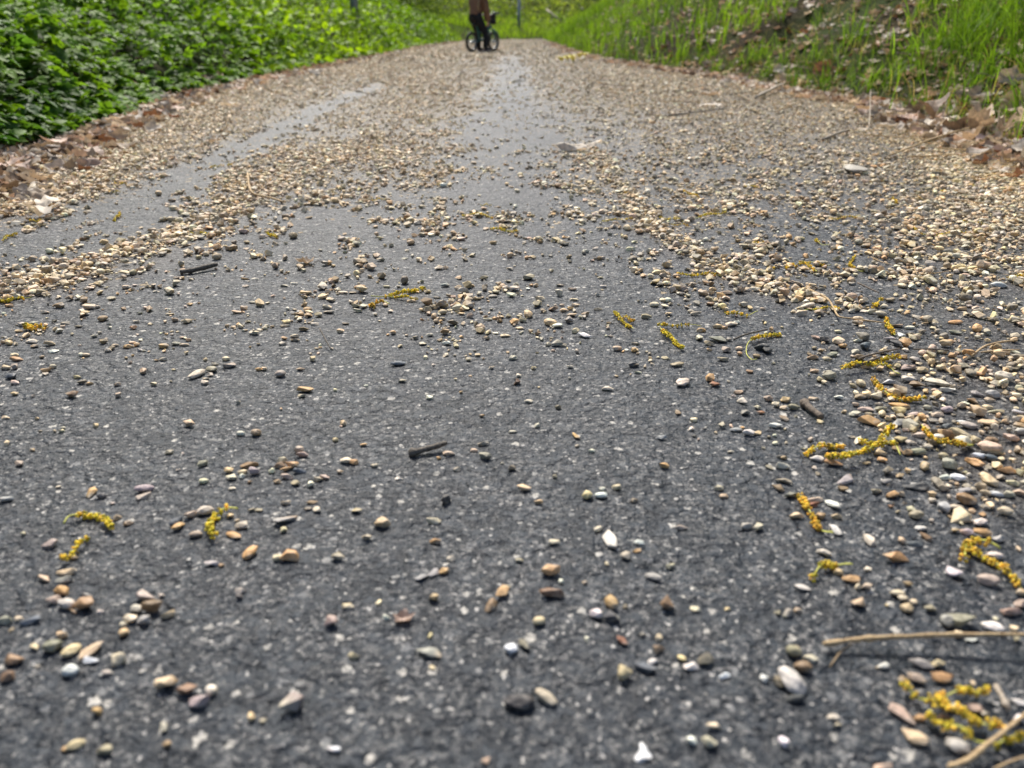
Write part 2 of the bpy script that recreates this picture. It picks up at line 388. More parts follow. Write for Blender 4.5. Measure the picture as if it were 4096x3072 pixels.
# ------------------------------------------------------------------ stones
PAL = {'t': ((.62,.46,.28), 'tan'), 'o': ((.56,.34,.15), 'ochre orange'), 'w': ((.76,.72,.64), 'white'), 'g': ((.38,.36,.32), 'grey'),
       'd': ((.075,.073,.07), 'dark grey'), 'p': ((.52,.40,.32), 'pinkish'), 'b': ((.27,.175,.10), 'brown'), 'c': ((.72,.62,.46), 'cream'),
       's': ((.12,.135,.15), 'slate blue'), 'y': ((.68,.57,.34), 'yellowish'), 'r': ((.33,.14,.07), 'rusty red'), 'm': ((.40,.33,.32), 'mauve grey'),
       'e': ((.33,.30,.21), 'olive grey'), 'x': ((.86,.84,.80), 'bright white')}
CROP = {'A': (0, 2200, .6329), 'B': (1300, 2200, .6329), 'C': (2700, 2200, .6311), 'D': (0, 1450, .6329), 'E': (1300, 1450, .6329), 'F': (2700, 1450, .6311),
        'G': (0, 700, .6329), 'H': (1300, 700, .6329), 'I': (2600, 700, .6763), 'L': (0, 0, .6329), 'K': (2500, 0, .7215), 'J': (1400, 0, .4973), 'Z': (0, 0, 1.)}
def cpx(k, x, y): x0, y0, s = CROP[k]; return x0+x*s, y0+y*s
STONES = {
'A': '420 140 120 60 t;285 185 100 35 t;410 188 110 45 g;395 260 100 65 o;345 322 80 60 p;425 345 100 75 w;535 290 110 40 g;548 345 120 90 o;465 390 50 35 o;215 450 170 55 s 12;35 450 80 60 e;125 440 60 40 c;930 300 120 75 p;985 365 140 100 b;1065 410 80 52 t;865 375 80 48 c;1020 290 40 30 w;825 435 90 65 c;920 440 90 80 g;782 475 45 40 w;785 525 55 58 t;1510 262 80 50 p;1500 300 70 42 d;635 388 45 28 w;390 540 80 50 t;330 612 105 88 e;230 615 85 48 t;455 640 130 65 y 28;570 645 200 48 t 30;570 700 110 50 w;455 765 100 80 x;750 690 90 105 c;675 780 85 50 p 25;95 700 120 80 b;50 810 90 75 b;1050 845 130 95 y;1190 885 120 95 b;1265 955 120 100 m;1340 890 75 65 w;1845 980 118 135 p;1590 1055 45 70 y;1665 1080 40 40 w;480 1235 130 55 y 22;410 1262 50 38 o;670 1270 120 72 e;1585 20 110 55 o 40;1830 45 120 80 o;1750 50 80 55 y;2140 50 80 50 e;1040 1120 50 75 w;2115 1260 80 40 w;1350 92 110 36 g;1400 98 40 28 o;2190 355 60 35 c;238 737 35 25 w',
'B': '800 60 55 35 x;755 135 60 52 o;690 145 75 42 g 35;615 172 90 40 g 25;1230 68 50 30 e;1425 135 110 72 o;1495 200 35 35 w;1430 278 150 70 b;1120 275 90 60 o 40;1060 345 100 60 b 50;1140 235 65 35 c;685 308 60 55 t;145 355 70 38 c;1350 450 75 68 y;1815 330 95 100 o;1805 428 110 80 d;1710 405 85 80 w;2160 340 85 105 b;1875 575 90 45 r -35;2105 635 75 60 b;2060 715 90 50 w;2020 748 150 60 s;1175 628 80 72 x;1265 605 85 50 e -25;660 655 160 38 g -10;1880 785 115 108 y;1400 940 150 70 c -30;1235 968 200 105 d;80 45 70 55 e;65 1260 85 38 x;1020 1335 60 45 p;1905 45 70 58 c;1970 5 60 30 o;2175 105 75 45 e;2075 175 110 40 g -20;390 425 45 40 x;1655 560 30 50 w;2110 550 40 50 c',
'C': '935 20 90 50 c;1400 55 160 80 o;1755 140 130 75 x -20;1110 185 105 62 o;1030 145 60 45 t;1210 240 60 50 p;1220 125 45 35 w;805 245 100 32 w;125 375 65 38 c;335 375 40 28 t;715 400 80 62 g;775 385 50 38 t;650 400 45 38 g;1410 280 100 58 c;1440 312 80 42 c;1465 375 90 62 t;1515 330 50 35 c;1340 355 30 22 y;1610 375 80 52 e;1470 215 60 35 b;1980 200 140 70 p -15;2190 270 60 50 t;2110 390 150 70 p;2190 345 80 60 p;1805 455 180 100 e;1720 455 80 88 g;2010 490 150 70 w -15;1885 572 90 30 w;1785 535 60 48 c;2145 500 50 55 c;750 645 90 85 e;850 690 100 55 c;810 745 110 78 b;735 840 210 120 w -40;655 835 70 85 d;760 945 110 55 d;195 700 110 80 e;100 740 90 55 w;310 800 80 50 w;560 820 55 52 x;1310 740 85 42 w;1555 725 140 65 g;1660 720 100 55 y;1680 810 150 80 o;1525 820 130 72 p -25;1440 830 60 55 b;1430 1045 200 92 p -33;1555 1068 80 55 o;1520 1190 195 92 t -33;1785 1250 170 95 g -25;1775 1000 90 60 g;1895 1010 110 65 p;1690 1062 100 55 b;2180 1080 80 60 w;2165 965 100 48 w;1000 1060 60 42 x;1030 1115 50 38 c;690 1225 75 75 w;215 1220 100 85 c;100 1210 70 65 x;265 1130 130 45 c;2020 42 100 52 w;1950 1040 60 50 g',
'D': '35 35 70 32 t;95 32 50 38 g;295 50 65 32 t;335 30 45 28 g;290 75 45 22 g;80 95 85 40 s;90 130 75 32 p;97 200 45 26 t;487 95 55 26 y;570 135 45 20 o;520 128 60 28 d;745 142 45 28 b;745 210 42 36 p;975 140 55 26 e;460 210 90 42 b;35 350 60 20 c;1245 80 105 38 c 25;1340 50 70 42 e;1455 20 80 40 p;1325 80 45 28 w;1290 130 55 32 w;1300 105 45 18 c;1355 12 50 24 w;1670 45 42 26 t;1775 78 65 42 g;1900 45 60 24 p;1930 178 100 36 o;1905 215 55 25 e;1508 255 28 25 g;1210 385 85 58 t;1525 452 55 32 w;1622 450 65 48 b;2122 492 35 28 y;1072 570 50 34 c;1290 640 82 40 e 30;1290 752 55 38 c;1890 555 60 42 p;1910 588 80 38 p;2185 625 75 42 c;2145 695 45 26 t;1775 620 80 42 c;1770 650 70 45 b;1840 650 90 45 o;1820 680 95 28 o;1820 725 80 45 p;1755 755 50 32 t;1868 765 60 42 e;1895 690 80 35 s;1960 775 52 42 w;2050 728 70 32 p;2010 740 60 35 g;1720 690 40 40 c;1450 685 55 38 t;1575 652 110 38 b;1600 692 88 55 m;1535 695 60 28 c;1530 722 42 34 w;1465 728 65 42 w;1575 757 35 24 b;915 800 120 48 m 12;920 850 110 42 p 8;585 822 80 42 o 50;635 845 80 42 d;40 870 90 40 g;120 645 60 34 b;740 985 42 42 o;810 1020 60 36 b;1300 942 100 60 c;1205 970 95 52 p 20;1110 1010 100 50 s 25;1125 1045 85 36 o 45;1240 1090 75 46 p;1480 1098 88 34 o -20;1535 1035 85 46 c;1805 995 155 52 g 20;1800 890 70 36 g;1975 885 70 28 b;2005 932 60 44 w;1945 925 50 28 d;1590 935 45 25 g;1635 935 50 25 g;1455 970 45 40 t;335 1150 110 60 p;525 1195 150 55 c 18;580 1215 110 75 g;630 1200 60 42 w;1730 1185 90 42 g;710 890 45 20 x;375 787 40 18 w;1160 577 22 20 x;400 415 30 18 w;1130 680 30 16 w;1470 800 50 18 w;1500 1000 30 20 c;270 1235 50 35 g;340 1225 60 45 d',
'E': '462 10 92 28 s;1315 38 32 25 y;1945 20 70 33 d;1975 65 50 20 w;1225 85 30 24 w;860 190 22 20 o;990 340 42 20 o;1475 285 45 33 d;65 492 32 24 y;245 522 50 24 o;780 578 75 33 c;718 605 32 26 o;1000 520 70 33 g;940 558 50 24 p;1015 595 85 52 e;1175 670 55 42 d;840 680 50 28 g;470 733 55 20 x;130 622 60 33 c;185 632 70 42 o;310 655 50 26 g;1260 795 90 52 t;1348 885 55 36 t;1655 845 65 58 y;1842 792 55 40 c;1750 800 40 28 x;1745 845 80 42 w;1950 875 48 33 b;2140 655 62 46 o;1590 470 60 20 o -40;200 940 65 36 y;365 1018 100 66 t;692 1005 95 46 c;698 1132 70 46 o;268 1110 65 42 g;1440 1138 82 40 c;1790 1120 140 55 w -50;1725 1055 50 46 c;1960 1185 75 40 o;1990 1140 80 38 w;1905 1225 60 56 c;1850 1200 60 55 m;85 1215 80 40 e 35;800 1245 50 33 w;2130 480 80 28 g;1185 440 50 18 w;1290 248 60 26 w;660 225 45 30 w;258 148 30 14 w;1340 400 28 38 w;1685 560 40 22 w;1120 640 24 16 g;490 120 50 24 g;1780 170 80 30 c;1050 35 40 22 w;1550 30 50 20 w',
'F': '222 105 50 62 o;252 142 72 38 r;470 60 45 28 r;400 190 65 30 p;430 245 75 55 c;590 230 65 43 p;640 270 55 42 w;700 240 60 45 t;750 290 75 36 e;690 290 50 32 c;520 290 50 28 g;540 320 55 22 r;445 320 60 40 s;678 355 90 28 b -15;880 232 70 20 p;1035 225 55 27 x;942 130 32 36 c;880 57 55 30 p;968 70 45 26 g;635 405 80 36 w;460 450 75 46 w;385 430 75 26 g;525 450 60 28 y;635 515 40 24 c;855 490 40 33 g;185 420 32 16 x;350 568 45 22 x;685 660 80 50 c;690 605 50 28 b;690 755 105 46 e -15;665 800 85 46 b -25;730 845 85 40 e;900 610 90 56 w;1000 640 115 45 o;1215 640 50 26 y;1310 620 60 34 o;1290 575 95 50 t;1160 500 55 20 c 60;1120 475 50 18 g;1075 750 100 50 g 50;1060 805 60 42 b;1265 815 85 46 e;1370 840 100 55 o;1425 835 50 44 p;1335 760 80 36 g;1425 720 60 36 t;1530 790 150 56 d;1630 840 55 42 t;1625 875 50 36 w;890 870 100 40 c;880 905 80 32 r;1000 905 112 36 x -30;770 975 90 46 t;920 975 70 52 b;1025 980 60 44 t;1010 1060 100 46 x -35;40 1050 80 36 p;460 1040 80 56 g;525 1045 60 58 g;310 850 55 30 p;275 800 60 38 g;1365 915 35 26 r;1525 972 85 55 e;1555 1055 75 36 w;1590 1110 90 44 b -25;1525 1150 110 36 s;1240 1135 125 48 c -35;925 1210 110 44 c -20;1400 1230 155 70 o;1780 925 90 46 c;1770 1065 50 40 t;1855 1080 95 52 m;1950 1090 120 55 o;2010 1225 110 46 w;2050 1120 80 52 g;1920 595 102 44 x;2000 612 80 42 s;1790 735 98 46 x -15;1710 735 75 38 w;1825 820 110 46 g;1885 815 40 40 w;1980 745 125 62 t -35;2035 840 90 36 w;2110 840 70 46 g;2180 830 70 46 p;2035 655 62 60 c;2110 690 130 42 o;1890 640 140 50 o -25;1730 660 100 82 g;1475 575 65 50 b;1530 570 110 52 e;1435 495 100 42 t;1490 510 70 36 g;1545 465 90 36 p;1460 430 45 28 p;1410 390 95 46 g;1715 410 75 50 s;1795 450 160 50 t;1855 405 110 42 p;1985 390 150 48 t;2095 380 50 36 o;2180 440 80 52 g;2000 505 110 52 b;2120 490 140 52 p;1720 305 75 46 m;1600 290 55 30 g;1510 330 75 24 p;1420 285 130 30 o;1300 300 85 36 e;1200 295 100 52 p;1140 270 45 28 p;1140 330 75 38 c;1350 130 90 36 w;1475 110 80 42 c;1660 135 145 60 c;1720 180 90 44 w;1540 150 110 52 b;1880 245 110 34 b -25;1835 265 65 24 x;1980 285 70 32 y;1915 205 80 42 m;2010 210 90 52 g;1990 240 70 32 p;2030 315 90 33 e;2170 325 100 40 w;1810 375 60 20 x;1665 335 70 36 m;1630 375 60 32 g;1480 35 75 46 p;1570 55 80 32 t;2150 50 60 30 d;1300 45 50 36 t;2190 145 50 28 p;1700 600 60 50 e;1600 540 60 40 g;2170 560 70 50 t;2060 730 60 40 g;2140 770 70 44 c;2180 700 60 50 e',
'G': '285 870 55 20 c;140 948 50 30 w;205 942 70 22 e;375 990 55 30 x;395 962 40 20 p;410 940 60 14 g;120 990 55 16 t;205 1055 85 28 c;220 1085 55 24 b;315 1070 70 30 t;335 1115 65 25 x;95 1142 50 24 c;105 1168 80 22 o;545 1140 55 24 p;515 1140 35 24 c;685 1112 45 27 w;730 1080 45 18 t;810 1088 70 26 o;865 1075 38 24 o;890 1045 32 17 w;835 1060 45 17 c;1035 1085 65 32 o;1110 1070 60 22 g;1165 1075 60 18 p;885 1110 35 20 x;915 1112 28 13 w;845 970 50 26 r;860 930 50 18 g;600 1020 45 26 w;630 1000 30 18 g;695 968 28 17 w;692 943 32 13 w;1075 880 55 17 c;1200 820 45 20 o;1172 835 20 18 g;1540 845 50 30 b;1495 870 60 22 t;1530 868 35 14 o;1570 930 40 17 e;1800 955 60 16 c;1945 855 55 28 o;1955 868 60 16 c;2015 890 55 30 e;2080 870 75 17 c;2065 840 50 26 g;2100 795 40 24 w;1895 918 35 28 x;1985 945 60 20 w;1920 980 60 28 e;1865 1022 60 24 c;1865 1048 65 20 b;1798 1035 42 24 o;1785 1068 55 24 w;2150 990 45 28 t;1430 1165 45 30 c;1550 658 50 15 o;1610 660 50 13 w;1860 688 48 15 w;1800 703 55 13 g;1555 705 40 16 p;985 740 40 14 w;1725 768 28 13 p;1595 808 50 14 g;850 700 40 13 w;1210 665 35 17 c;500 960 50 18 d;1640 1230 50 24 o;1035 1168 50 24 g',
'H': '1005 655 60 28 e;760 590 38 24 b;765 700 70 25 g;880 735 80 38 c;1080 745 45 33 c;1045 745 30 18 c;1060 770 60 18 g;1175 765 60 30 c;785 765 40 24 c;812 775 35 20 p;650 742 45 24 t;550 800 60 20 t;710 775 50 20 d;740 800 45 15 c;1335 700 40 30 t;1360 785 65 28 c;1480 700 60 18 g;1565 725 55 18 t;1570 790 60 15 c;1440 852 70 30 b;1510 858 60 24 t;1580 825 60 18 c;1500 825 40 17 p;1550 845 50 24 o;1720 760 35 24 w;1765 708 50 17 w;1720 850 60 18 d;1560 890 65 24 b;1650 885 60 33 b;1545 925 55 40 s;1470 958 65 33 w;1420 925 55 20 g;1585 990 45 33 c;1640 1020 78 25 w -15;1195 935 60 32 o;1250 920 50 33 e;1230 970 50 18 t;1300 985 35 15 c;1140 1018 65 24 c;1078 1002 38 16 w;1080 908 50 22 o;1035 915 65 18 e;1160 893 40 30 c;1052 853 30 14 g;1240 883 30 17 w;860 880 50 16 t;655 880 30 24 p;605 858 50 24 t;740 912 40 24 g;875 942 28 30 p;772 1068 62 26 x;862 1026 32 18 o;1805 1020 42 16 g;1960 1068 52 18 g;1465 1070 70 42 e;1410 1075 40 28 g;1510 1080 50 20 g;430 1000 38 26 o;100 990 45 28 t;130 942 45 18 p;210 860 60 28 c;195 830 55 28 e;415 865 35 20 c;45 795 45 28 c;20 840 40 18 c;220 712 70 20 o;390 708 45 18 e;115 745 60 15 c;175 747 50 13 c;1795 937 40 13 o;2030 900 60 33 e;2080 825 60 30 c;2155 690 55 28 c;2165 795 50 26 w;1950 1205 60 33 d;1745 650 50 17 e;1550 550 28 17 c;505 530 45 11 w;1190 1160 60 26 w;1320 1222 30 20 y;665 1015 50 20 w;615 1070 50 24 w',
'I': '480 888 80 30 c;300 920 55 28 o;400 900 60 26 t;440 905 40 20 o;290 968 45 40 w;350 1000 60 32 e;400 978 100 34 e;445 1038 60 36 m;430 1092 70 32 e;530 1060 30 26 o;350 1035 32 18 o;465 975 35 24 d;630 1075 45 26 b;165 1125 80 30 e;90 1085 50 20 c;525 1030 45 22 c;660 1030 75 45 d;450 700 70 30 t;360 700 40 30 c;310 705 60 36 p;565 680 60 28 c;625 680 60 30 w;100 648 50 22 c;855 745 50 32 e;935 778 90 22 c;680 690 40 26 g;1120 712 65 22 y;800 690 60 24 w;1245 735 35 30 o;1310 815 50 30 w;1230 855 60 28 c;1195 810 50 26 w;1260 808 40 24 w;1380 780 50 26 w;1420 745 60 28 e;1475 808 40 24 c;1365 830 70 34 c;1500 735 60 26 p;1545 785 40 22 c;1085 1030 60 32 s;1140 1015 50 28 o;1275 1020 70 42 s;1220 1048 60 28 g;1240 1085 70 44 b;1375 1050 60 36 t;1500 1080 50 30 o;1570 1100 80 40 g;1045 1090 60 26 e;1080 1065 70 32 e;1230 985 50 24 w;1410 975 75 26 w;1530 945 60 20 g;1805 875 75 22 o;1800 935 70 26 e;1935 815 60 36 g;1850 795 60 26 b;2060 658 100 32 w;1790 1070 60 30 o;1725 1050 60 26 e;1515 1145 70 42 p;1600 1160 70 36 t;2150 1055 80 30 c;1605 930 50 28 d;1460 895 80 22 b;1535 905 60 20 w;1075 885 30 13 o;1110 930 40 20 c;970 1162 50 28 p;1050 1170 50 24 g;515 875 40 24 w;215 740 40 22 g;75 745 40 26 c;30 770 50 26 c;110 825 50 26 t;240 810 40 20 w;270 825 60 24 g;85 780 50 22 c;160 660 60 26 w'}
NEARW = []      # (x, y, size) of placed stones, to keep the scatter off them
peb = []        # dict per stone
for k, txt in STONES.items():
    for e in txt.split(';'):
        q = e.split(); x, y, w, h = map(float, q[:4]); ck = q[4]; ang = float(q[5]) if len(q) > 5 else 0.
        X0, Y0 = cpx(k, x, y); s = CROP[k][2]; w *= s; h *= s
        if k == 'D' and Y0 > 2190 or k == 'E' and Y0 > 2190 or k == 'F' and Y0 > 2190: continue
        P, dz = px2g(X0, Y0+.18*h); th = math.atan2(HC, P.y)
        a = w*dz/FPX/2
        if ang:
            A1, _ = px2g(X0-w/2*math.cos(R(ang)), Y0+w/2*math.sin(R(ang))); A2, _ = px2g(X0+w/2*math.cos(R(ang)), Y0-w/2*math.sin(R(ang)))
            az = math.atan2(A2.y-A1.y, A2.x-A1.x); a = min((A2-A1).length/2, a*1.8)
        else: az = random.uniform(-.25, .25)
        b2 = h*dz/FPX/2/(math.sin(th)+.62*math.cos(th)); c2 = b2*.62
        if ang: b2 *= 1.15
        b2 = min(b2*1.12, a*1.5); c2 *= 1.5
        peb.append(dict(p=(P.x, P.y), a=a*1.10, b=max(b2*1.08, a*.5), c=min(max(c2, a*.28), a), az=az, col=ck, z=0., hand=True, ang=ang, dz=dz, w=w))
        NEARW.append((P.x, P.y, a))
NW = np.array(NEARW)
CK = list('tttccccgggeewwppbbddosy'); CK2 = list('tttttccccccgeewpppbbboyd')
def scatter(y0, y1, cell, sc, gain=1.):
    gx = np.arange(-3.2, 3.2, cell); gy = np.arange(y0, y1, cell); GX, GY = np.meshgrid(gx, gy)
    GX = (GX+rng.uniform(-.48, .48, GX.shape)*cell).ravel(); GY = (GY+rng.uniform(-.48, .48, GY.shape)*cell).ravel()
    m = (GX > xl(GY)-.10) & (GX < xr(GY)+.12); GX, GY = GX[m], GY[m]
    u, v, dz = g2px(GX, GY); m = (np.abs(u-2048) < 2048+.45*FPX/dz) & (v < 3400); GX, GY = GX[m], GY[m]
    d = density(GX, GY)/9
    n = fbm(GX*24, GY*16, 40, 3)*.62+vnoise(GX*70, GY*55, 77)*.38
    cov = np.clip(d, 0, .985); lam = -np.log(1-cov)*1.05
    tn = HC/np.maximum(GY, .1); w_ = .0082*sc; foot = w_*(.0068*sc+.0042*sc/tn)
    cl = np.exp((n-.5)*15*(1-d*.85)-.35*(1-d)); pr = lam*cell**2/foot*cl*(1+.35*(GY > 2.5)*d)
    m = rng.random(len(GX)) < pr*gain
    return GX[m], GY[m], d[m]
for (y0, y1, cell, sc) in ((.14, 2.0, .0074, .86), (2.0, 4.0, .0080, .86), (4.0, 8.0, .0125, 1.2), (8.0, 28.0, .026, 2.2)):
    GX, GY, d = scatter(y0, y1, cell, sc)
    S_ = np.exp(rng.normal(math.log(.0035), .50, len(GX)))*sc*(1-.4*(d < .12))
    S_ = np.clip(S_, .0016, .0078*sc)
    if y0 < 1:
        hh = {}
        for (hx, hy, ha) in NEARW: hh.setdefault((int(hx/.02), int(math.floor(hy/.02))), []).append((hx, hy, ha))
    for i in range(len(GX)):
        x, y, s = GX[i], GY[i], S_[i]
        if y0 < 1:
            kx, ky = int(x/.02), int(math.floor(y/.02)); bad = False
            for ax in (-1, 0, 1):
                for ay in (-1, 0, 1):
                    for (hx, hy, ha) in hh.get((kx+ax, ky+ay), ()):
                        if (hx-x)**2+(hy-y)**2 < (ha*.9+s*.7)**2: bad = True
            if bad: continue
        pale = vnoise(x*1.3, y*.9, 3)
        ck = random.choice(CK2 if x < 0 else CK)
        peb.append(dict(p=(x, y), a=s*random.uniform(1., 1.35), b=s*random.uniform(.7, 1.), c=s*random.uniform(.45, .85), az=random.uniform(0, math.pi), col=ck,
                        z=(random.random()**2)*.004*d[i]*sc if d[i] > .5 else 0., hand=False, ang=0, dz=y*cp+HC*sp_, w=0))
for q in peb:
    u, v, dz = g2px(q['p'][0], q['p'][1]); q['u'] = u; q['v'] = v
    q['show'] = q['a']/dz if (0 < u < 4096 and 0 < v < 3072) else 0
order = sorted(range(len(peb)), key=lambda i: -peb[i]['show']*(1.25 if peb[i]['hand'] else 1))
NIND = 292
ind = [peb[i] for i in order[:NIND]]; rest = [peb[i] for i in order[NIND:]]
print('stones', len(peb), 'individual', len(ind))
def jitter(c, amt=.18):
    k = random.gauss(1, amt); return np.clip(np.array(c)*max(k, .45)*np.array([random.gauss(1, .05), 1, random.gauss(1, .06)]), .01, .9)
rr = np.random.default_rng(3)
def xform(V, q):
    V = V*np.array([q['a'], q['b'], q['c']])
    tx, ty = random.uniform(-.22, .22), random.uniform(-.22, .22)
    M = np.array((Matrix.Rotation(q['az'], 3, 'Z')@Matrix.Rotation(tx, 3, 'X')@Matrix.Rotation(ty, 3, 'Y')))
    V = V@M.T; V[:, 2] += -V[:, 2].min()-q['c']*.10; return V
VAR = {2: [hullrock(rr, 16, .07) for k in range(60)]+[rock(2, False, rr) for k in range(12)], 1: [hullrock(rr, 14) for k in range(60)]+[rock(1, False, rr) for k in range(10)], 0: [hullrock(rr, 9) for k in range(50)]}
# the rest of the gravel: ONE object nobody could count
def batch(Q, level):
    vi = rng.integers(0, len(VAR[level]), len(Q)); out = []
    for k in range(len(VAR[level])):
        q_ = [Q[i] for i in np.nonzero(vi == k)[0]]
        if q_: out.append(batch1(q_, VAR[level][k]))
    return out
def batch1(Q, var):
    n = len(Q); BV, F0 = var; nv = len(BV)
    sc_ = np.array([[q['a'], q['b'], q['c']] for q in Q]); az = np.array([q['az'] for q in Q])
    tx = rng.uniform(-.35, .35, n); V = BV[None]*sc_[:, None, :]
    y1 = V[:, :, 1]*np.cos(tx)[:, None]-V[:, :, 2]*np.sin(tx)[:, None]; z1 = V[:, :, 1]*np.sin(tx)[:, None]+V[:, :, 2]*np.cos(tx)[:, None]
    x1 = V[:, :, 0]*np.cos(az)[:, None]-y1*np.sin(az)[:, None]; y2 = V[:, :, 0]*np.sin(az)[:, None]+y1*np.cos(az)[:, None]
    P = np.array([q['p'] for q in Q]); zz = np.array([q['z'] for q in Q])
    hz = np.maximum(height(P[:, 0], P[:, 1]), 0)
    z1 = z1-z1.min(1)[:, None]+(zz+hz-sc_[:, 2]*.12)[:, None]
    V = np.stack([x1+P[:, :1], y2+P[:, 1:], z1], -1).reshape(-1, 3)
    C = np.array([PAL[q['col']][0] for q in Q])*np.clip(rng.normal(1, .22, (n, 1)), .4, 1.5)*rng.normal(1, .04, (n, 3))
    C = (C*.74+.26*np.array([.52, .44, .30]))*np.array([1.16, 1.09, .95])
    return V, (F0[None]+(np.arange(n)*nv)[:, None, None]).reshape(-1, 3), np.clip(np.repeat(C, nv, 0), .01, .9)
gm = MB()
for lv, sel in ((2, lambda q: q['p'][1] < .8), (1, lambda q: .8 <= q['p'][1] < 2.2), (0, lambda q: q['p'][1] >= 2.2)):
    Q = [q for q in rest if sel(q)]
    print('level', lv, len(Q))
    for V, F, C in batch(Q, lv): gm.add(V, F, C)
# sand and crumbs between the near stones
GX, GY, dg = scatter(.2, 1.9, .0042, .8, .8)
k_ = np.nonzero((dg > .06))[0]; k_ = k_[rng.random(len(k_)) < .9]; print('grit', len(k_))
OV = np.array([(1,0,0),(-1,0,0),(0,1,0),(0,-1,0),(0,0,1),(0,0,-1.)]); OF = np.array([(0,2,4),(2,1,4),(1,3,4),(3,0,4),(2,0,5),(1,2,5),(3,1,5),(0,3,5)])
n = len(k_); V = (OV[None]+rng.normal(0, .25, (n, 6, 3)))*np.exp(rng.normal(math.log(.00085), .4, n))[:, None, None]*np.array([1, 1, .7]); V = V+np.stack([GX[k_], GY[k_], np.full(n, .0004)], -1)[:, None, :]
gcol = np.array([(.42, .34, .24), (.16, .13, .10), (.55, .50, .42), (.06, .055, .05)])[rng.integers(0, 4, n)]*rng.uniform(.6, 1.2, (n, 1))
gm.add(V.reshape(-1, 3), (OF[None]+(np.arange(n)*6)[:, None, None]).reshape(-1, 3), np.repeat(gcol, 6, 0))
tag(gm.build('gravel', M_STONE, smooth=False), 'loose tan, cream and grey gravel strewn over the dark path in drifts', 'gravel', kind='stuff')

# ------------------------------------------------------------------ catkins, twigs, straws, leaves on the path
LAND = []       # landmarks: (name used in labels, px x, px y)
def poly(k, pts, z=0.0):
    out = []
    for x, y in pts:
        X0, Y0 = cpx(k, x, y); out.append(px2g(X0, Y0, z)[0])
    return np.array([list(p) for p in out])
YG, OC = np.array((.82, .74, .07)), np.array((.80, .54, .09))
def catkin(k, pts, f0, f1, tone, thick=1., z=.0025, label=None, short=None):
    P = poly(k, pts, z); L = np.linalg.norm(np.diff(P, axis=0), axis=1).sum()
    n = max(int(L/.0018), 8); Q = spline(P, n); base = Q.mean(0); base[2] = 0
    ph = random.uniform(0, 6); Q[:, 2] += .0014*np.sin(np.linspace(0, 9, n)+ph)+.001
    e = empty('catkin', base); e['category'] = 'catkin'; e['group'] = 'yellow catkins fallen on the path'
    Q = Q-base
    V, F = tube(Q, np.linspace(.00055, .0004, n)*thick, 5); mk('stem', V, F, M_STEMY, e)
    mb = MB(); d = Q[:, :]
    near = np.linalg.norm(base) < 1.1
    for i in range(n):
        f = i/(n-1)
        if not (f0 <= f <= f1): continue
        if random.random() < .22: continue
        g0 = random.uniform(0, 6.28); kk = 5 if near else 4
        for j in range(kk):
            a = g0+j*6.28/kk; rad = random.uniform(.0007, .0022)*thick
            T = Q[min(i+1, n-1)]-Q[max(i-1, 0)]; T /= np.linalg.norm(T)+1e-9
            A = np.cross(T, (0, 0, 1)); A /= np.linalg.norm(A)+1e-9; B = np.cross(A, T)
            c = Q[i]+rad*(math.cos(a)*A+math.sin(a)*B)+T*random.uniform(-.001, .001); r_ = random.uniform(.0006, .00115)*thick
            V, F = ICO[1 if near else 0]
            mixv = np.clip(tone+random.gauss(0, .25)+.35*(abs(f-f0 if f0 > 1-f1 else f1-f) < .1), 0, 1)
            colr = (YG*(1-mixv)+OC*mixv)*random.uniform(.4, 1.4)
            mb.add(V*r_*np.array([1, 1, random.uniform(.8, 1.1)])+c, F, colr)
    if mb.n: mb.build('flowers', M_FLOWER, e)
    X0, Y0, dz = g2px(base[0], base[1]); e['_px'] = (X0, Y0, L, tone)
    if label: e['label'] = label
    if short: LAND.append((short, X0, Y0, base[0], base[1]))
    return e
CAT = []
def ck(*a, **kw): CAT.append(catkin(*a, **kw))
ck('D', [(405,1028),(450,985),(540,965),(620,975),(680,1020),(705,1050)], .28, 1, .25, 1.1, label='arched yellow catkin with a bare green tail, near the left edge of the photo', short='the arched catkin')
ck('D', [(1505,932),(1430,938),(1375,960),(1330,1010),(1325,1060),(1355,1105)], .18, 1, .12, 1.2, label='bright yellow hook-shaped catkin lying beside the long grey slab pebble', short='the hook-shaped catkin')
ck('D', [(550,1120),(500,1160),(465,1200),(420,1240),(390,1250)], .0, 1, .35, 1., label='straggling yellow catkin half hidden under a cream pebble at lower left', short='the half-hidden catkin')
ck('F', [(1430,585),(1390,530),(1330,515),(1240,515),(1170,515)], .15, 1, .5, 1.1, z=.005, label='short catkin with a green tip crossing the fork of the branching pair')
ck('F', [(1370,420),(1330,460),(1280,515),(1180,570),(1080,605),(1020,600),(965,590)], .0, 1, .35, 1.1, z=.006, label='long golden S-curved catkin of the tangle lying right of the bare tarmac', short='the S-curved catkin')
ck('F', [(830,580),(900,548),(1000,530),(1070,545)], .0, 1, .6, 1., label='golden catkin reaching left out of the tangled group', short='the golden catkin')
ck('F', [(1580,235),(1500,235),(1380,220),(1290,165),(1260,100)], .0, 1, .75, 1.1, label='thick ochre catkin curved like a sickle above the large cream pebbles', short='the sickle-shaped catkin')
ck('F', [(1890,520),(1780,520),(1690,505),(1620,465),(1560,410)], .1, 1, .7, 1.1, z=.006, label='ochre catkin half buried in the dense gravel bank at right', short='the half-buried catkin')
ck('F', [(1000,1095),(930,1060),(870,990),(825,910),(795,840)], .3, 1, .8, 1.15, label='slanting ochre catkin with a bare thread tail, beside three brown pebbles', short='the slanting ochre catkin')
ck('F', [(2060,1180),(1930,1140),(1850,1150),(1830,1250)], .2, 1, .8, 1.3, z=.004, label='crumpled mustard catkin folded over at the right edge of the gravel', short='the folded mustard catkin')
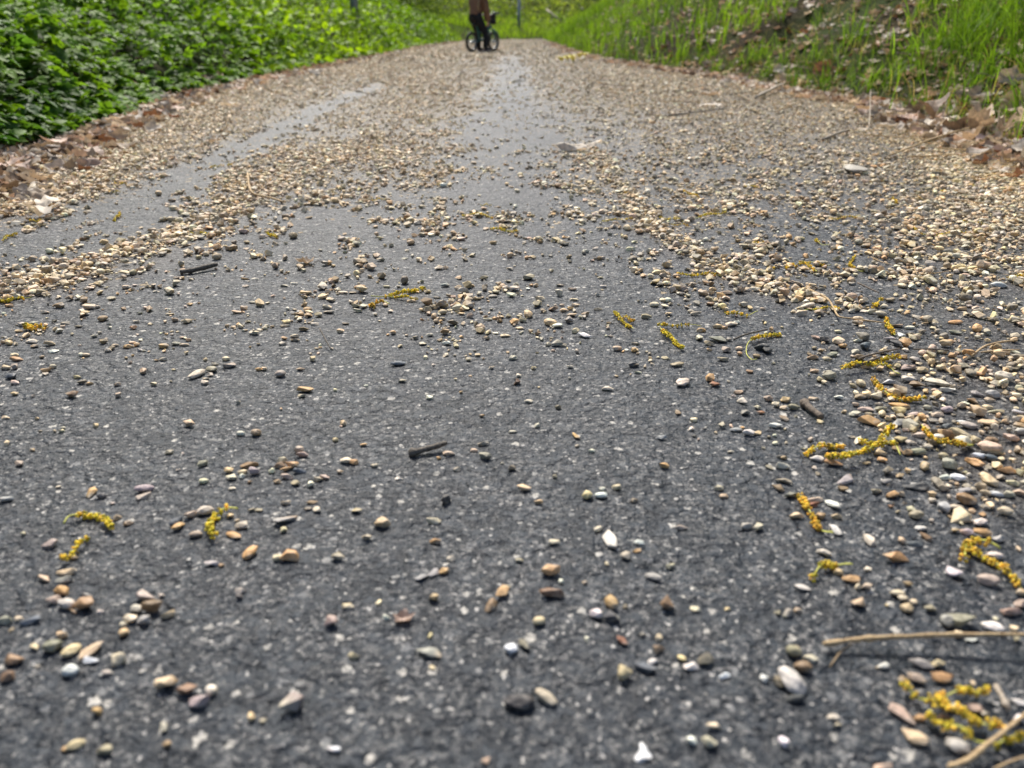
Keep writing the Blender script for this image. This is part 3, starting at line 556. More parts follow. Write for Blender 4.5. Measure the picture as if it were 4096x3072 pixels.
ck('C', [(1880,10),(1960,50),(2060,110),(2140,190),(2200,240)], .0, .9, .65, 1.1, label='long thin catkin running down to the right edge above the pink pebbles', short='the long edge catkin')
ck('C', [(1120,110),(1020,95),(930,110),(870,175)], .25, 1, .4, 1.1, label='small drooping green catkin beside an orange pebble pair', short='the drooping catkin')
ck('C', [(1450,870),(1530,930),(1620,970),(1720,980)], .0, 1, .55, 1.05, z=.004, label='topmost left strand of the large catkin heap at bottom right')
ck('C', [(1980,890),(1900,905),(1780,910),(1680,930)], .0, 1, .45, 1.0, z=.005, label='bright yellow upper right strand of the bottom right catkin heap')
ck('C', [(1640,980),(1760,1020),(1850,1060),(1950,1100),(2060,1130)], .0, 1, .5, 1.0, z=.005, label='middle diagonal strand of the bottom right catkin heap')
ck('C', [(1600,1060),(1700,1110),(1800,1140),(1880,1200),(1980,1220)], .0, 1, .3, 1.05, z=.004, label='lowest thick strand of the bottom right catkin heap', short='the catkin heap')
ck('C', [(2040,1240),(2120,1210),(2200,1190)], .0, 1, .15, .9, label='green tuft of catkin poking out beside the bent straw at bottom right')
ck('I', [(1140,1140),(1220,1125),(1300,1115),(1380,1095),(1470,1085)], .0, 1, .45, 1.1, z=.006, label='stout yellow catkin lying across the gravel over brown twiglets', short='the stout yellow catkin')
ck('I', [(1300,1115),(1400,1135),(1480,1180)], .0, .6, .1, .9, z=.006, label='green catkin tail curling right from under the stout yellow catkin')
ck('I', [(770,942),(700,950),(630,970),(580,1000),(570,1050),(600,1090),(632,1100)], .0, .42, .3, 1.0, label='catkin with a long bare lime stem bent like a question mark', short='the question-mark catkin')
ck('I', [(45,895),(150,890),(305,900)], .0, .8, .45, .95, label='upper arm of the pair of catkins meeting in a V')
ck('I', [(60,900),(100,950),(150,990),(195,1030)], .1, 1, .2, 1.05, label='lower arm, greener and thicker, of the two catkins meeting in a V', short='the V of catkins')
ck('I', [(160,592),(260,592),(340,590),(425,596)], .0, .85, .35, .9, label='straight level catkin above the chalky white patch', short='the straight level catkin')
ck('I', [(880,520),(950,545),(985,580)], .0, .85, .6, 1.2, label='broad golden catkin clump bending down at its right end', short='the broad golden clump')
ck('I', [(920,515),(1000,530),(1070,540)], .0, .7, .6, 1., label='thin arm reaching right from the broad golden catkin clump')
ck('I', [(1210,485),(1180,530),(1205,555),(1260,570)], .0, .7, .55, 1.1, label='upright comma-shaped catkin right of the golden clump')
ck('I', [(800,560),(830,535),(870,545)], .0, 1, .65, .9, label='small arched catkin just left of the broad golden clump')
ck('I', [(700,555),(740,560)], .0, 1, .75, .8, label='tiny catkin crumb furthest left beside the golden clump')
ck('I', [(440,815),(500,825),(570,828),(635,815)], .0, .75, .45, 1., label='low catkin lying by itself above the question-mark catkin', short='the lone low catkin')
ck('I', [(900,810),(960,800),(1030,788),(1110,795)], .3, 1, .2, .85, label='slim lime catkin lying under the bent pale straw')
ck('I', [(1370,740),(1340,765),(1315,790)], .0, 1, .55, 1.15, label='stubby catkin leaning on white pebbles right of the bent straw')
ck('I', [(1395,860),(1410,900),(1450,945)], .0, .9, .5, 1.2, label='short thick catkin at the right end of the bent pale straw')
ck('I', [(60,258),(130,262),(200,270)], .0, 1, .25, .95, label='green gold catkin, left one of the far row on the gravel rim')
ck('I', [(265,255),(350,235),(450,225)], .15, 1, .25, .95, label='upswept catkin next right of the far left one')
ck('I', [(120,295),(230,298)], .0, 1, .75, .7, label='faint ochre catkin just below the far left one')
ck('I', [(1555,310),(1590,345),(1650,360)], .0, .7, .7, 1.1, label='hooked ochre catkin at the head of the right-hand gravel')
ck('I', [(1690,355),(1780,345),(1880,345),(1975,365)], .0, .8, .2, .9, label='long lime catkin with a fine tail on the right-hand gravel')
ck('I', [(1840,275),(1920,290),(2010,300)], .0, 1, .6, 1.1, label='golden catkin just above the long lime one with the fine tail')
ck('I', [(2120,615),(2212,595)], .0, 1, .6, 1.3, label='fat golden catkin cut by the right edge of the photo')
ck('I', [(980,380),(1000,405),(1060,420)], .0, .5, .4, 1.1, label='catkin knot with a brown thread, alone on bare tarmac')
ck('I', [(1070,265),(1150,252),(1230,250)], .0, 1, .5, .8, label='thin flat catkin amid the middle right gravel')
ck('H', [(290,765),(400,765),(480,750),(560,730),(625,718)], .18, 1, .3, 1.2, label='largest yellow catkin in the middle of the path, rising to the right', short='the large middle catkin')
ck('H', [(400,770),(500,775),(580,785)], .2, 1, .3, .9, label='lower strand touching the largest middle catkin')
ck('H', [(410,818),(340,805),(290,825),(310,840)], .15, 1, .85, 1.05, label='small orange catkin curled just below the largest middle one')
ck('H', [(870,262),(940,245),(1000,255),(1060,270)], .0, 1, .4, .9, label='humped catkin in the far middle of the bare lane')
ck('H', [(1040,335),(1120,350),(1220,360)], .0, 1, .3, 1.1, label='plump catkin just below the humped one in the bare lane')
ck('H', [(1830,870),(1860,910),(1910,950),(1950,985)], .0, .85, .25, 1., label='lime catkin slanting down alone left of the V of catkins')
ck('H', [(1890,895),(1950,930)], .0, 1, .7, .9, label='ochre stub beside the slanting lime catkin')
ck('H', [(1750,290),(1850,285),(1940,275)], .0, 1, .45, .9, label='level catkin over a small cluster of stones in the far middle')
ck('H', [(300,160),(390,150)], .0, 1, .6, .9, label='short golden catkin far up the bare lane on its left side')
ck('H', [(985,192),(1050,190)], .0, 1, .3, .8, label='small green catkin farthest up the bare lane')
ck('H', [(1885,110),(1960,135)], .0, 1, .7, 1., label='ochre catkin at the far rim of the right-hand gravel')
ck('I', [(600,405),(670,402)], .0, 1, .7, .9, label='stub of ochre catkin above the straight level one')
ck('I', [(1430,140),(1460,165)], .0, 1, .5, 1.1, label='upright catkin tuft far off on the right-hand gravel')
ck('I', [(1720,95),(1750,100)], .0, 1, .2, 1.1, label='lime catkin tuft far off, left of the highest one')
ck('I', [(1880,50),(1920,80)], .0, 1, .2, 1.3, label='lime catkin highest up on the right-hand gravel')
ck('I', [(200,100),(290,130)], .0, 1, .75, 1., label='far ochre catkin left of the middle gravel')
ck('I', [(560,68),(640,70)], .0, 1, .4, .9, label='far green catkin in the middle gravel')
ck('G', [(0,800),(90,790),(200,770)], .0, .8, .2, 1.1, label='lime catkin running in from the left edge below the gravel ridge', short='the left edge catkin')
ck('G', [(20,415),(60,385),(110,380)], .0, 1, .3, 1.1, label='catkin at the far left edge above the gravel ridge')
ck('G', [(190,292),(270,290)], .0, 1, .3, .9, label='level catkin on the left verge gravel')
ck('G', [(720,285),(745,262),(760,240)], .0, 1, .4, 1.1, label='upright zigzag catkin beside the left gravel ridge')
ck('G', [(1205,370),(1270,370),(1335,375)], .0, 1, .2, 1., label='level lime catkin at the upper end of the left gravel ridge')
ck('G', [(1690,375),(1755,395)], .0, 1, .3, 1.2, label='plump catkin behind the star-shaped dead leaf')
ck('G', [(160,965),(280,970)], .0, 1, .65, 1.4, label='fat mustard catkin among sparse pebbles at middle left', short='the fat mustard catkin')
ck('G', [(730,60),(800,55)], .0, 1, .5, 1.2, label='golden catkin far up on the left gravel')
ck('G', [(690,110),(760,105)], .0, 1, .4, .8, label='thin catkin just below the far golden one at left')
ck('L', [(1330,1055),(1400,1050)], .0, 1, .4, 1.2, label='far left catkin, nearest the wet wheel track')
ck('L', [(1440,1045),(1465,1040)], .0, 1, .4, 1.2, label='far catkin dot just right of the one by the wheel track')

def rod(name, mt, k, pts, th, z0, z1, label, cat, short=None, n=14, group=None, rough=0.0, sides=7, extra=None):
    "a twig or straw along picked points; th is its thickness in metres"
    P = poly(k, pts, 0.0); Q = spline(P, n); base = Q.mean(0); Q[:, 2] = np.linspace(z0, z1, n)+th/2; base[2] = 0
    n_k = n; Q = Q-base; rad = th/2*(1+rough*rng.normal(0, 1, n))*(1+.35*(rng.random(n) < .12)*(rough > 0))*np.linspace(1.15, .8, n); rad[0] *= .75; rad[-1] *= .7
    Q = Q+rng.normal(0, rough*th*.25, Q.shape)
    V, F = tube(Q, np.maximum(rad, th*.15), sides); o = mk(name, V, F, mt, None, loc=base)
    tag(o, label, cat, group)
    X0, Y0, dz = g2px(base[0], base[1])
    if short: LAND.append((short, X0, Y0, base[0], base[1]))
    return o
GS = 'dry straws and stalks on the path'; GT = 'twigs on the path'
rod('straw', M_STRAW, 'C', [(930,634),(1200,622),(1700,618),(2330,640)], .0024, .003, .010, 'long straight tan straw lying level across the lower right of the path', 'straw', 'the long level straw', 24, GS, .12)
rod('straw', M_STRAW, 'C', [(1110,625),(1040,670),(980,745)], .0008, .003, .0, 'fine frayed fibre splitting off the long level straw', 'straw', None, 8, GS)
rod('straw', M_STRAW, 'C', [(1720,1400),(1850,1370),(1950,1300),(2060,1230),(2240,1090)], .0024, .001, .009, 'bent tan straw crossing the bottom right corner', 'straw', 'the bent corner straw', 20, GS, .12)
rod('straw', M_STRAW, 'C', [(2010,1410),(2120,1365),(2240,1335)], .0012, .001, .003, 'thin green-tinged straw in the very bottom right corner', 'straw', None, 8, GS)
rod('straw', M_WOOD, 'C', [(2010,930),(2040,990),(2090,1080)], .0028, .006, .006, 'short pale splinter standing among the bottom right catkins', 'splinter', None, 6, GS, .2)
rod('straw', M_STRAW, 'I', [(940,710),(1040,760),(1080,815),(1110,865),(1180,876),(1380,900)], .0022, .006, .004, 'pale bent straw kinked in the middle on the right-hand gravel', 'straw', 'the kinked pale straw', 20, GS, .1)
rod('straw', M_STRAW, 'I', [(1760,168),(1900,185),(2110,210)], .0018, .008, .008, 'far straw lying level on the right-hand gravel', 'straw', None, 10, GS)
rod('straw', M_STRAW, 'I', [(1890,190),(1950,215),(2000,255)], .0014, .01, .005, 'thin forked straw below the far level one', 'straw', None, 8, GS)
rod('straw', M_STRAW, 'I', [(1900,1090),(1970,1045),(2060,1028),(2160,1025)], .0022, .003, .008, 'arched straw at the right edge above the gravel bank', 'straw', 'the arched straw', 14, GS, .1)
rod('straw', M_STRAW, 'I', [(1950,1075),(2060,1070),(2175,1070)], .0018, .004, .006, 'straight straw just under the arched one', 'straw', None, 10, GS)
rod('straw', M_STRAW, 'I', [(1300,510),(1360,535),(1440,555)], .0012, .006, .004, 'small grey straw right of the comma-shaped catkin', 'straw', None, 8, GS)
rod('straw', M_STRAW, 'I', [(1555,570),(1560,590),(1575,610)], .0012, .009, .004, 'short upright straw bit far right in the gravel', 'straw', None, 6, GS)
rod('straw', M_STRAW, 'I', [(1650,620),(1700,615),(1755,605)], .0012, .008, .008, 'faint straw in the far right gravel', 'straw', None, 6, GS)
rod('straw', M_STRAW, 'G', [(1568,10),(1580,100),(1610,140),(1700,160),(1800,188)], .0042, .006, .003, 'curved tan stalk lying like a hook in the upper left gravel', 'stalk', 'the hooked tan stalk', 18, GS, .15)
rod('straw', M_STRAW, 'K', [(1460,890),(1700,822),(1950,765),(2250,690)], .0050, .01, .05, 'long stalk slanting up into the leaf litter at right', 'stalk', None, 18, GS, .1)
rod('straw', M_STRAW, 'K', [(1560,892),(1700,888),(1830,884)], .0040, .008, .01, 'level stalk under the long slanting one at right', 'stalk', None, 10, GS)
rod('straw', M_STRAW, 'K', [(1710,846),(1860,855),(2010,872)], .0040, .01, .01, 'stalk sloping down right before the dark branch', 'stalk', None, 10, GS)
rod('straw', M_STRAW, 'K', [(1270,765),(1480,780),(1700,800)], .0035, .01, .01, 'thin stalk along the right verge litter', 'stalk', None, 10, GS)
rod('straw', M_STRAW, 'K', [(160,578),(420,580),(700,590)], .0035, .01, .01, 'far level stalk at the foot of the right bank', 'stalk', None, 10, GS)
rod('straw', M_STRAW, 'K', [(830,640),(900,615),(990,590)], .0050, .01, .02, 'short stalk tilted up at the foot of the right bank', 'stalk', None, 8, GS)
rod('straw', M_STRAW, 'K', [(1600,385),(1614,345),(1626,318)], .005, .02, .12, 'reddish stalk sticking up out of the right bank', 'stalk', None, 6, GS)
rod('twig', M_TWIG_DARK, 'E', [(530,592),(600,582),(690,565),(772,545)], .0050, .0, .003, 'charred dark twig lying alone in the middle of the bare tarmac', 'twig', 'the charred twig', 14, GT, .10, 8)
rod('twig', M_TWIG, 'F', [(800,272),(850,315),(895,350),(925,372)], .0060, .001, .001, 'grey brown stub of twig slanting down right of the cream pebbles', 'twig', 'the slanting twig stub', 12, GT, .12, 8)
rod('twig', M_TWIG_DARK, 'G', [(1140,630),(1220,622),(1300,606),(1380,592)], .0068, .0, .003, 'mossy brown twig lying left of the star-shaped dead leaf', 'twig', 'the mossy twig', 12, GT, .12, 8)
rod('twig', M_TWIG_DARK, 'G', [(2028,1040),(2060,1080),(2095,1122)], .0016, .012, .002, 'hair-thin dark twig standing up left of the middle of the path', 'twig', 'the hair-thin twig', 8, GT)
rod('twig', M_TWIG_DARK, 'I', [(490,1000),(560,985),(690,968)], .0020, .004, .010, 'black thread of twig crossing the question-mark catkin', 'twig', None, 10, GT)
rod('twig', M_TWIG, 'I', [(1200,1168),(1270,1150),(1345,1132)], .0032, .004, .008, 'brown twiglet under the stout yellow catkin', 'twig', None, 8, GT)
rod('twig', M_TWIG, 'I', [(1220,1150),(1300,1128),(1460,1098)], .0022, .010, .012, 'second thinner brown twiglet lying along the stout yellow catkin', 'twig', None, 8, GT)
rod('twig', M_TWIG_DARK, 'I', [(1550,1068),(1650,1066),(1760,1076)], .0018, .006, .006, 'thin dark twig lying level on the gravel bank', 'twig', None, 8, GT)
rod('twig', M_TWIG, 'I', [(1220,678),(1280,702),(1350,730)], .0020, .008, .006, 'thin brown twig above the kinked pale straw', 'twig', None, 8, GT)
rod('twig', M_TWIG_DARK, 'K', [(1980,838),(2050,868),(2120,875),(2260,880)], .020, .0, .01, 'thick dark branch at the right edge among dead leaves', 'branch', None, 12, GT, .1, 9)
rod('twig', M_WOOD, 'K', [(720,560),(800,530),(880,500)], .014, .008, .03, 'bleached white stick at the foot of the right bank', 'stick', None, 8, GT, .1)
rod('twig', M_WOOD, 'K', [(1090,785),(1170,762),(1240,748)], .009, .002, .012, 'flat bleached stick on the gravel below the right bank', 'stick', None, 8, GT, .12)
rod('twig', M_WOOD, 'K', [(1352,722),(1348,660),(1343,600)], .0036, .0, .07, 'pale stick standing upright in the litter at right', 'stick', None, 8, GT)
rod('twig', M_TWIG_DARK, 'K', [(240,652),(400,635),(560,615)], .0050, .006, .008, 'dark thin twig lying on the far right gravel', 'twig', None, 10, GT)
rod('twig', M_TWIG, 'L', [(215,985),(280,1010),(360,1045)], .020, .0, .004, 'ringed bark twig at the left edge below the leaf litter', 'twig', None, 10, GT, .1, 9)
rod('twig', M_WOOD, 'L', [(530,985),(580,972),(622,960)], .007, .004, .010, 'pale wood splinter on the gravel below the left plants', 'splinter', None, 8, GT)
rod('twig', M_WOOD, 'L', [(20,1118),(50,1100),(78,1082)], .007, .002, .010, 'pale splinter in the far left corner of the verge', 'splinter', None, 8, GT)

# dead leaves: lobed blade with a raised midrib, curled; stalk as a part
BASEC = {'tan': (.50,.39,.28), 'pale': (.68,.60,.49), 'brown': (.21,.15,.105), 'red-brown': (.25,.13,.075), 'grey': (.40,.34,.28), 'orange': (.62,.40,.20), 'pinkish': (.60,.44,.35)}
def leafmesh(L, Wd, curl, lobes=5, deep=.35, seed=0, ns=40, nr=5):
    r = np.random.default_rng(seed)
    th = np.linspace(0, 2*math.pi, ns, endpoint=False)
    rad = 1-deep*(.5-.5*np.cos(lobes*th))**.8*(.65+.35*np.cos(th)) + r.normal(0, .05, ns)
    rad *= (.72+.28*np.abs(np.cos(th/2))) 
    V = [(0, 0, 0)]
    for k in range(1, nr+1):
        q = (k/nr)**.9; V += [(q*rad[i]*math.cos(th[i]), q*rad[i]*math.sin(th[i]), 0) for i in range(ns)]
    V = np.array(V); F = [(0, 1+i, 1+(i+1) % ns) for i in range(ns)]
    for k in range(nr-1):
        for i in range(ns):
            a, b = 1+k*ns+i, 1+k*ns+(i+1) % ns; F += [(a, a+ns, b+ns), (a, b+ns, b)]
    V[:, 0] *= L/2; V[:, 1] *= Wd/2
    p = r.uniform(0, 6, 4); X_, Y_ = V[:, 0]/(L/2), V[:, 1]/(Wd/2)
    V[:, 2] = L*(curl*(.30*Y_**2*np.sign(r.uniform(-.2, 1))+.25*X_**2)+.05*np.sin(X_*5+p[0])*np.sin(Y_*4+p[1])+.03*np.sin(9*Y_+p[2]+X_*3))+.02*L*np.abs(Y_)**.5
    return V, np.array(F)
LMARK = []
HEAP = [(1.48+.032*i, -.05+.36*((i*7)%11)/11, .012*((i*5)%6)) for i in range(34)]
def dead_leaf(pos, L, Wd, rot, tone, curl, label, seed, stalk=True, group='dead leaves', tilt=(0, 0), lift=0., lobes=None):
    V, F = leafmesh(L, Wd, curl, lobes or random.choice([5, 5, 7, 6]), random.uniform(.25, .5), seed)
    M = np.array(Matrix.Rotation(rot, 3, 'Z')@Matrix.Rotation(tilt[0], 3, 'X')@Matrix.Rotation(tilt[1], 3, 'Y')); V = V@M.T
    mn = V[:, 2].min(); V[:, 2] -= mn
    c = np.array(BASEC[tone])*random.uniform(.8, 1.2); n = len(V)
    C = np.tile(c, (n, 1))*(1+.12*rng.normal(size=(n, 1)))
    e = mk('dead_leaf', V, F, M_DEAD, None, np.clip(C, .01, .9), loc=(pos[0], pos[1], pos[2]+lift))
    if stalk:
        S0 = np.array([-L*.42, 0, 0.])@M.T; S1 = np.array([-L*.95, L*.08, L*.10])@M.T
        S0[2] -= mn; S1[2] = max(S1[2]-mn, .001)
        Q = spline([S0, (S0+S1)/2+np.array([0, 0, L*.05]), S1], 7); V2, F2 = tube(Q, np.linspace(.012*L, .016*L, 7), 5)
        mk('stalk', V2, F2, M_TWIG, e)
    tag(e, label, 'dead leaf', group); return e
def dl(k, x, y, w, h, tone, curl, label, rot=None, stalk=True, tilt=(0, 0), short=None, onbank=True, lift=0.):
    X0, Y0 = cpx(k, x, y); s = CROP[k][2]; P, dz = px2g(X0, Y0+h*s*.3); Lm = w*s*dz/FPX
    z = max(float(height(P.x, P.y)), 0.)
    # walk up the sight line until it meets the land
    if z > .005:
        for _ in range(400):
            o = Vector((0, 0, HC)); d_ = (P-o).normalized(); 
            P = P-d_*.01
            if P.z >= float(height(P.x, P.y)): break
            if P.length < .5: break
        u, v, dz = g2px(P.x, P.y, P.z); Lm = w*s*dz/FPX; z = max(float(height(P.x, P.y)), 0.)
    Hm = h*s*dz/FPX
    o = dead_leaf((P.x, P.y, z), Lm, max(Lm*(.75 if h/w > .2 else .33), Hm), random.uniform(-.4, .4) if rot is None else rot, tone, curl, label, int(x*7+y), stalk, tilt=tilt, lift=lift)
    if short: LAND.append((short, X0, Y0, P.x, P.y))
    mk_ = label.split(',')[0]
    LMARK.append((mk_, X0, Y0)); return o
dl('G', 1930, 528, 170, 120, 'tan', .8, 'star-shaped curled dead leaf with a raised stalk, alone on the tarmac', rot=2.6, tilt=(.2, .1), short='the star-shaped leaf')
dl('J', 620, 1082, 150, 45, 'tan', .35, 'tan dead leaf lying flat on gravel left of the bare lane', stalk=False)
dl('J', 1800, 1195, 450, 60, 'pale', .2, 'long pale dead leaf lying flat across the far gravel', rot=.1, stalk=False)
dl('B', 495, 415, 160, 90, 'pinkish', .9, 'small pink brown leaf scrap curled over, on the bottom tarmac', rot=.3, stalk=False, short='the curled leaf scrap')
dl('K', 1430, 690, 170, 60, 'pale', .4, 'pale leaf at the edge of the gravel beside the upright stick')
dl('K', 1600, 620, 200, 110, 'brown', .5, 'dark brown pointed leaf behind the pale one at right', tilt=(.6, 0))
dl('K', 1930, 600, 190, 90, 'grey', .7, 'grey curled leaf resting on the heap at right', tilt=(.3, 0), lift=.05)
dl('K', 1920, 725, 250, 140, 'brown', .7, 'large brown crumpled leaf, biggest of the heap at right', tilt=(.5, .1))
dl('K', 2140, 620, 220, 140, 'tan', .5, 'big tan leaf tilted against the grass at the right edge', tilt=(.6, -.2), lift=.03)
dl('K', 2170, 940, 140, 90, 'tan', .6, 'tan leaf at the right edge below the dark branch')
dl('K', 1740, 655, 150, 60, 'pinkish', .5, 'pinkish leaf between the two brown ones at right', tilt=(.3, 0))
dl('K', 2100, 520, 170, 110, 'grey', .5, 'dull grey leaf standing in the grass at the right edge', tilt=(1.0, 0), lift=.05)
dl('K', 1090, 400, 150, 110, 'red-brown', .5, 'rust red leaf standing upright in the right bank', tilt=(1.1, 0))
dl('K', 865, 385, 130, 60, 'pale', .5, 'cream leaf above the bleached white stick', tilt=(.6, 0))
dl('K', 890, 450, 200, 70, 'tan', .5, 'long tan leaf just above the bleached white stick', tilt=(.4, 0))
dl('K', 465, 515, 130, 50, 'tan', .5, 'tan humped leaf at the far foot of the right bank')
dl('K', 465, 580, 150, 36, 'pale', .3, 'flat cream leaf on the gravel before the humped tan leaf')
dl('K', 1300, 712, 90, 30, 'pale', .3, 'small cream leaf flat on the gravel left of the upright stick')
dl('K', 1165, 515, 90, 60, 'red-brown', .6, 'small rusty leaf right of the bleached white stick', tilt=(.5, 0))
dl('K', 1700, 235, 170, 130, 'tan', .5, 'broad tan leaf lodged high in the right bank grass', tilt=(.8, 0))
dl('K', 1660, 345, 170, 90, 'red-brown', .5, 'reddish leaf half covered by grass on the right bank', tilt=(.7, 0))
dl('K', 1860, 130, 160, 120, 'pinkish', .5, 'pinkish leaf high on the right bank under bent blades', tilt=(.8, .2))
dl('K', 1100, 200, 110, 110, 'red-brown', .5, 'dark rust leaf behind the bright tufts of the right bank', tilt=(.9, 0))
dl('K', 1240, 210, 120, 80, 'pale', .5, 'pale leaf beside the dark rust one on the right bank', tilt=(.8, 0))
dl('K', 320, 80, 130, 70, 'tan', .5, 'tan leaf in the brown patch of the upper right bank', tilt=(.7, 0))
dl('K', 250, 150, 130, 80, 'brown', .5, 'brown leaf in the litter patch of the upper right bank', tilt=(.7, 0))
dl('K', 410, 60, 120, 50, 'pale', .5, 'pale leaf topmost in the litter patch of the right bank', tilt=(.7, 0))
dl('L', 400, 850, 200, 80, 'pale', .5, 'large cream leaf arched over at the left edge of the gravel', rot=.1)
dl('L', 320, 800, 220, 110, 'grey', .6, 'grey brown leaf tented under the left-hand plants', tilt=(.7, 0))
dl('L', 60, 915, 170, 70, 'tan', .6, 'tan curled leaf in the far left corner litter')
dl('L', 240, 945, 160, 60, 'pinkish', .6, 'pinkish leaf beside the ringed bark twig')
dl('L', 200, 1040, 180, 50, 'brown', .5, 'brown leaf flat before the ringed bark twig')
dl('L', 560, 880, 120, 36, 'pinkish', .4, 'small flat pink leaf right of the large cream one at left')
dl('L', 1020, 700, 100, 60, 'pinkish', .6, 'pink curled leaf under the edge of the left-hand plants', tilt=(.4, 0))
dl('L', 1030, 795, 90, 36, 'pale', .4, 'pale leaf lying out on the gravel at left')
dl('L', 1250, 650, 170, 70, 'tan', .6, 'long tan leaf tilted down towards the left gravel', rot=-.4, tilt=(.3, 0))
dl('L', 1450, 655, 150, 60, 'pale', .5, 'bright cream leaf at the middle of the left litter strip')
dl('L', 1340, 890, 110, 30, 'tan', .4, 'thin curled leaf out on the gravel near the wheel track')
dl('L', 1760, 490, 90, 50, 'pale', .5, 'white-looking leaf high in the left litter strip', tilt=(.4, 0))
dl('L', 2000, 465, 120, 50, 'pale', .5, 'pale leaf farthest up the left litter strip', tilt=(.4, 0))
# litter leaves along both verges
TN = ['tan', 'pale', 'pale', 'brown', 'pinkish', 'grey', 'grey', 'red-brown', 'tan', 'pinkish']
n_l = 0
LITTER = []
LMARK = list(LMARK)
for side in (0, 1):
    for i in range(120):
        y = 1.55*math.exp(random.random()**1.15*math.log(13/1.55)) if side == 0 else 1.5*math.exp(random.random()**1.15*math.log(9/1.5))
        x = (float(xl(y))-random.uniform(-.04, .20)) if side == 0 else (float(xr(y))+random.uniform(-.06, .45)*(1 if y > 2 else .8))
        u, v, dz = g2px(x, y, float(height(x, y)))
        if not (-60 < u < 4160 and v > -20): continue
        tone = random.choice(TN); L = random.uniform(.035, .085)
        cl = random.uniform(.2, .9); tl = (random.uniform(-.4, .9) if random.random() < .6 else 0, random.uniform(-.3, .3))
        o = dead_leaf((x, y, max(float(height(x, y)), 0)), L, L*random.uniform(.6, 1), random.uniform(0, 6.28), tone, cl, 'x', n_l+500, stalk=(y < 3), group='litter leaves on the left verge' if side == 0 else 'litter leaves on the right verge', tilt=tl)
        LITTER.append(dict(o=o, u=u, v=v, key=('tilted' if abs(tl[0]) > .35 else 'curled' if cl > .5 else 'flat')+' '+tone))
        n_l += 1
for i, (y, d, up_) in enumerate(HEAP):
    x = float(xr(y))+d; tone = ['brown', 'pale', 'tan', 'brown', 'grey'][i % 5]; tl = (random.uniform(-.2, 1.1), random.uniform(-.6, .5)); u, v, dz = g2px(x, y, .05)
    o = dead_leaf((x, y, max(float(height(x, y)), 0)+up_), random.uniform(.07, .125), random.uniform(.05, .09), random.uniform(0, 6.28), tone, random.uniform(.8, 1.7), 'x', 900+i, True, 'litter leaves on the right verge', tl)
    LITTER.append(dict(o=o, u=u, v=v, key='large '+tone))
LSHORT = {'the cream leaf': (400, 850, 'L'), 'the ringed bark twig': (280, 1010, 'L'), 'the pink curled leaf': (1020, 700, 'L'), 'the bright cream leaf': (1450, 655, 'L'), 'the whitish leaf': (1760, 490, 'L'), 'the farthest pale leaf': (2000, 465, 'L'), 'the white stick': (800, 530, 'K'), 'the upright stick': (1348, 660, 'K'), 'the dark branch': (2120, 875, 'K'), 'the biggest brown leaf': (1920, 725, 'K'), 'the humped tan leaf': (465, 515, 'K'), 'the flat stick': (1170, 762, 'K'), 'the yellow blooms': (1790, 510, 'J'), 'the rust red leaf': (1090, 400, 'K')}
LM2 = [(k,)+cpx(v[2], v[0], v[1]) for k, v in LSHORT.items()]
MARKS_LEAF = LM2
mb = MB()
for i in range(15000):
    side = random.random() < .32
    y = 1.3*math.exp(random.random()*math.log(20/1.3))
    x = (float(xl(y))-random.gauss(.025, .075)) if side else (float(xr(y))+abs(random.gauss(0, .18))-.06*(random.random() < .5)+(random.random())*(1.4+.12*y)*(random.random() < .72)-.07)
    L = random.uniform(.02, .075)*(1+.03*y); V, F = leafmesh(L, L*.7, random.uniform(.2, .9), 5, .4, i, 20, 2)
    V = V@np.array(Matrix.Rotation(random.uniform(0, 6.28), 3, 'Z')@Matrix.Rotation(random.uniform(-.8, .8), 3, 'X')).T
    V[:, 2] -= V[:, 2].min(); V += np.array([x, y, max(float(height(x, y)), 0)])
    mb.add(V, F, np.array(BASEC[random.choice(TN)])*random.uniform(.6, 1.2))
tag(mb.build('leaf_litter', M_DEAD), 'broken brown leaf litter matted along both edges of the path', 'leaf litter', kind='stuff')

# odd pieces: bright white flake, dark seed husk
def odd(name, k, x, y, w, h, colr, label, cat, ang=True, flat=.3):
    X0, Y0 = cpx(k, x, y); s = CROP[k][2]; P, dz = px2g(X0, Y0+.2*h*s); a = w*s*dz/FPX/2; th = math.atan2(HC, P.y)
    bb = h*s*dz/FPX/2/math.sin(th)*.8; V, F = rock(3, ang, rr)
    V = V*np.array([a, bb, a*flat]); V[:, 0] *= 1-.45*np.sin(V[:, 1]/bb*2.2+.6); V[:, 2] -= V[:, 2].min()
    o = mk(name, V, F, M_STONE, None, np.array(colr), loc=(P.x, P.y, -a*flat*.2)); tag(o, label, cat); LAND.append(('the '+cat, X0, Y0, P.x, P.y)); return o
odd('shell_flake', 'B', 2010, 1265, 130, 150, (.85,.85,.84), 'irregular bright white flake at the bottom of the photo', 'white flake')
odd('seed_husk', 'E', 1215, 122, 48, 40, (.10,.05,.025), 'shiny dark brown seed husk alone in the middle of the bare tarmac', 'seed husk', flat=.7)
odd('stone_slab', 'K', 1260, 945, 130, 42, (.40,.37,.31), 'pale lumpy stone on the far right gravel, larger than its neighbours', 'pale stone', flat=.35)
odd('moss_clump', 'I', 680, 1035, 70, 50, (.03,.032,.03), 'black crusty clod beside the question-mark catkin', 'clod', flat=.6)
odd('tar_crumb', 'I', 1030, 975, 80, 40, (.025,.025,.025), 'black tar crumb at the left tip of the gravel bank', 'tar crumb', flat=.5)

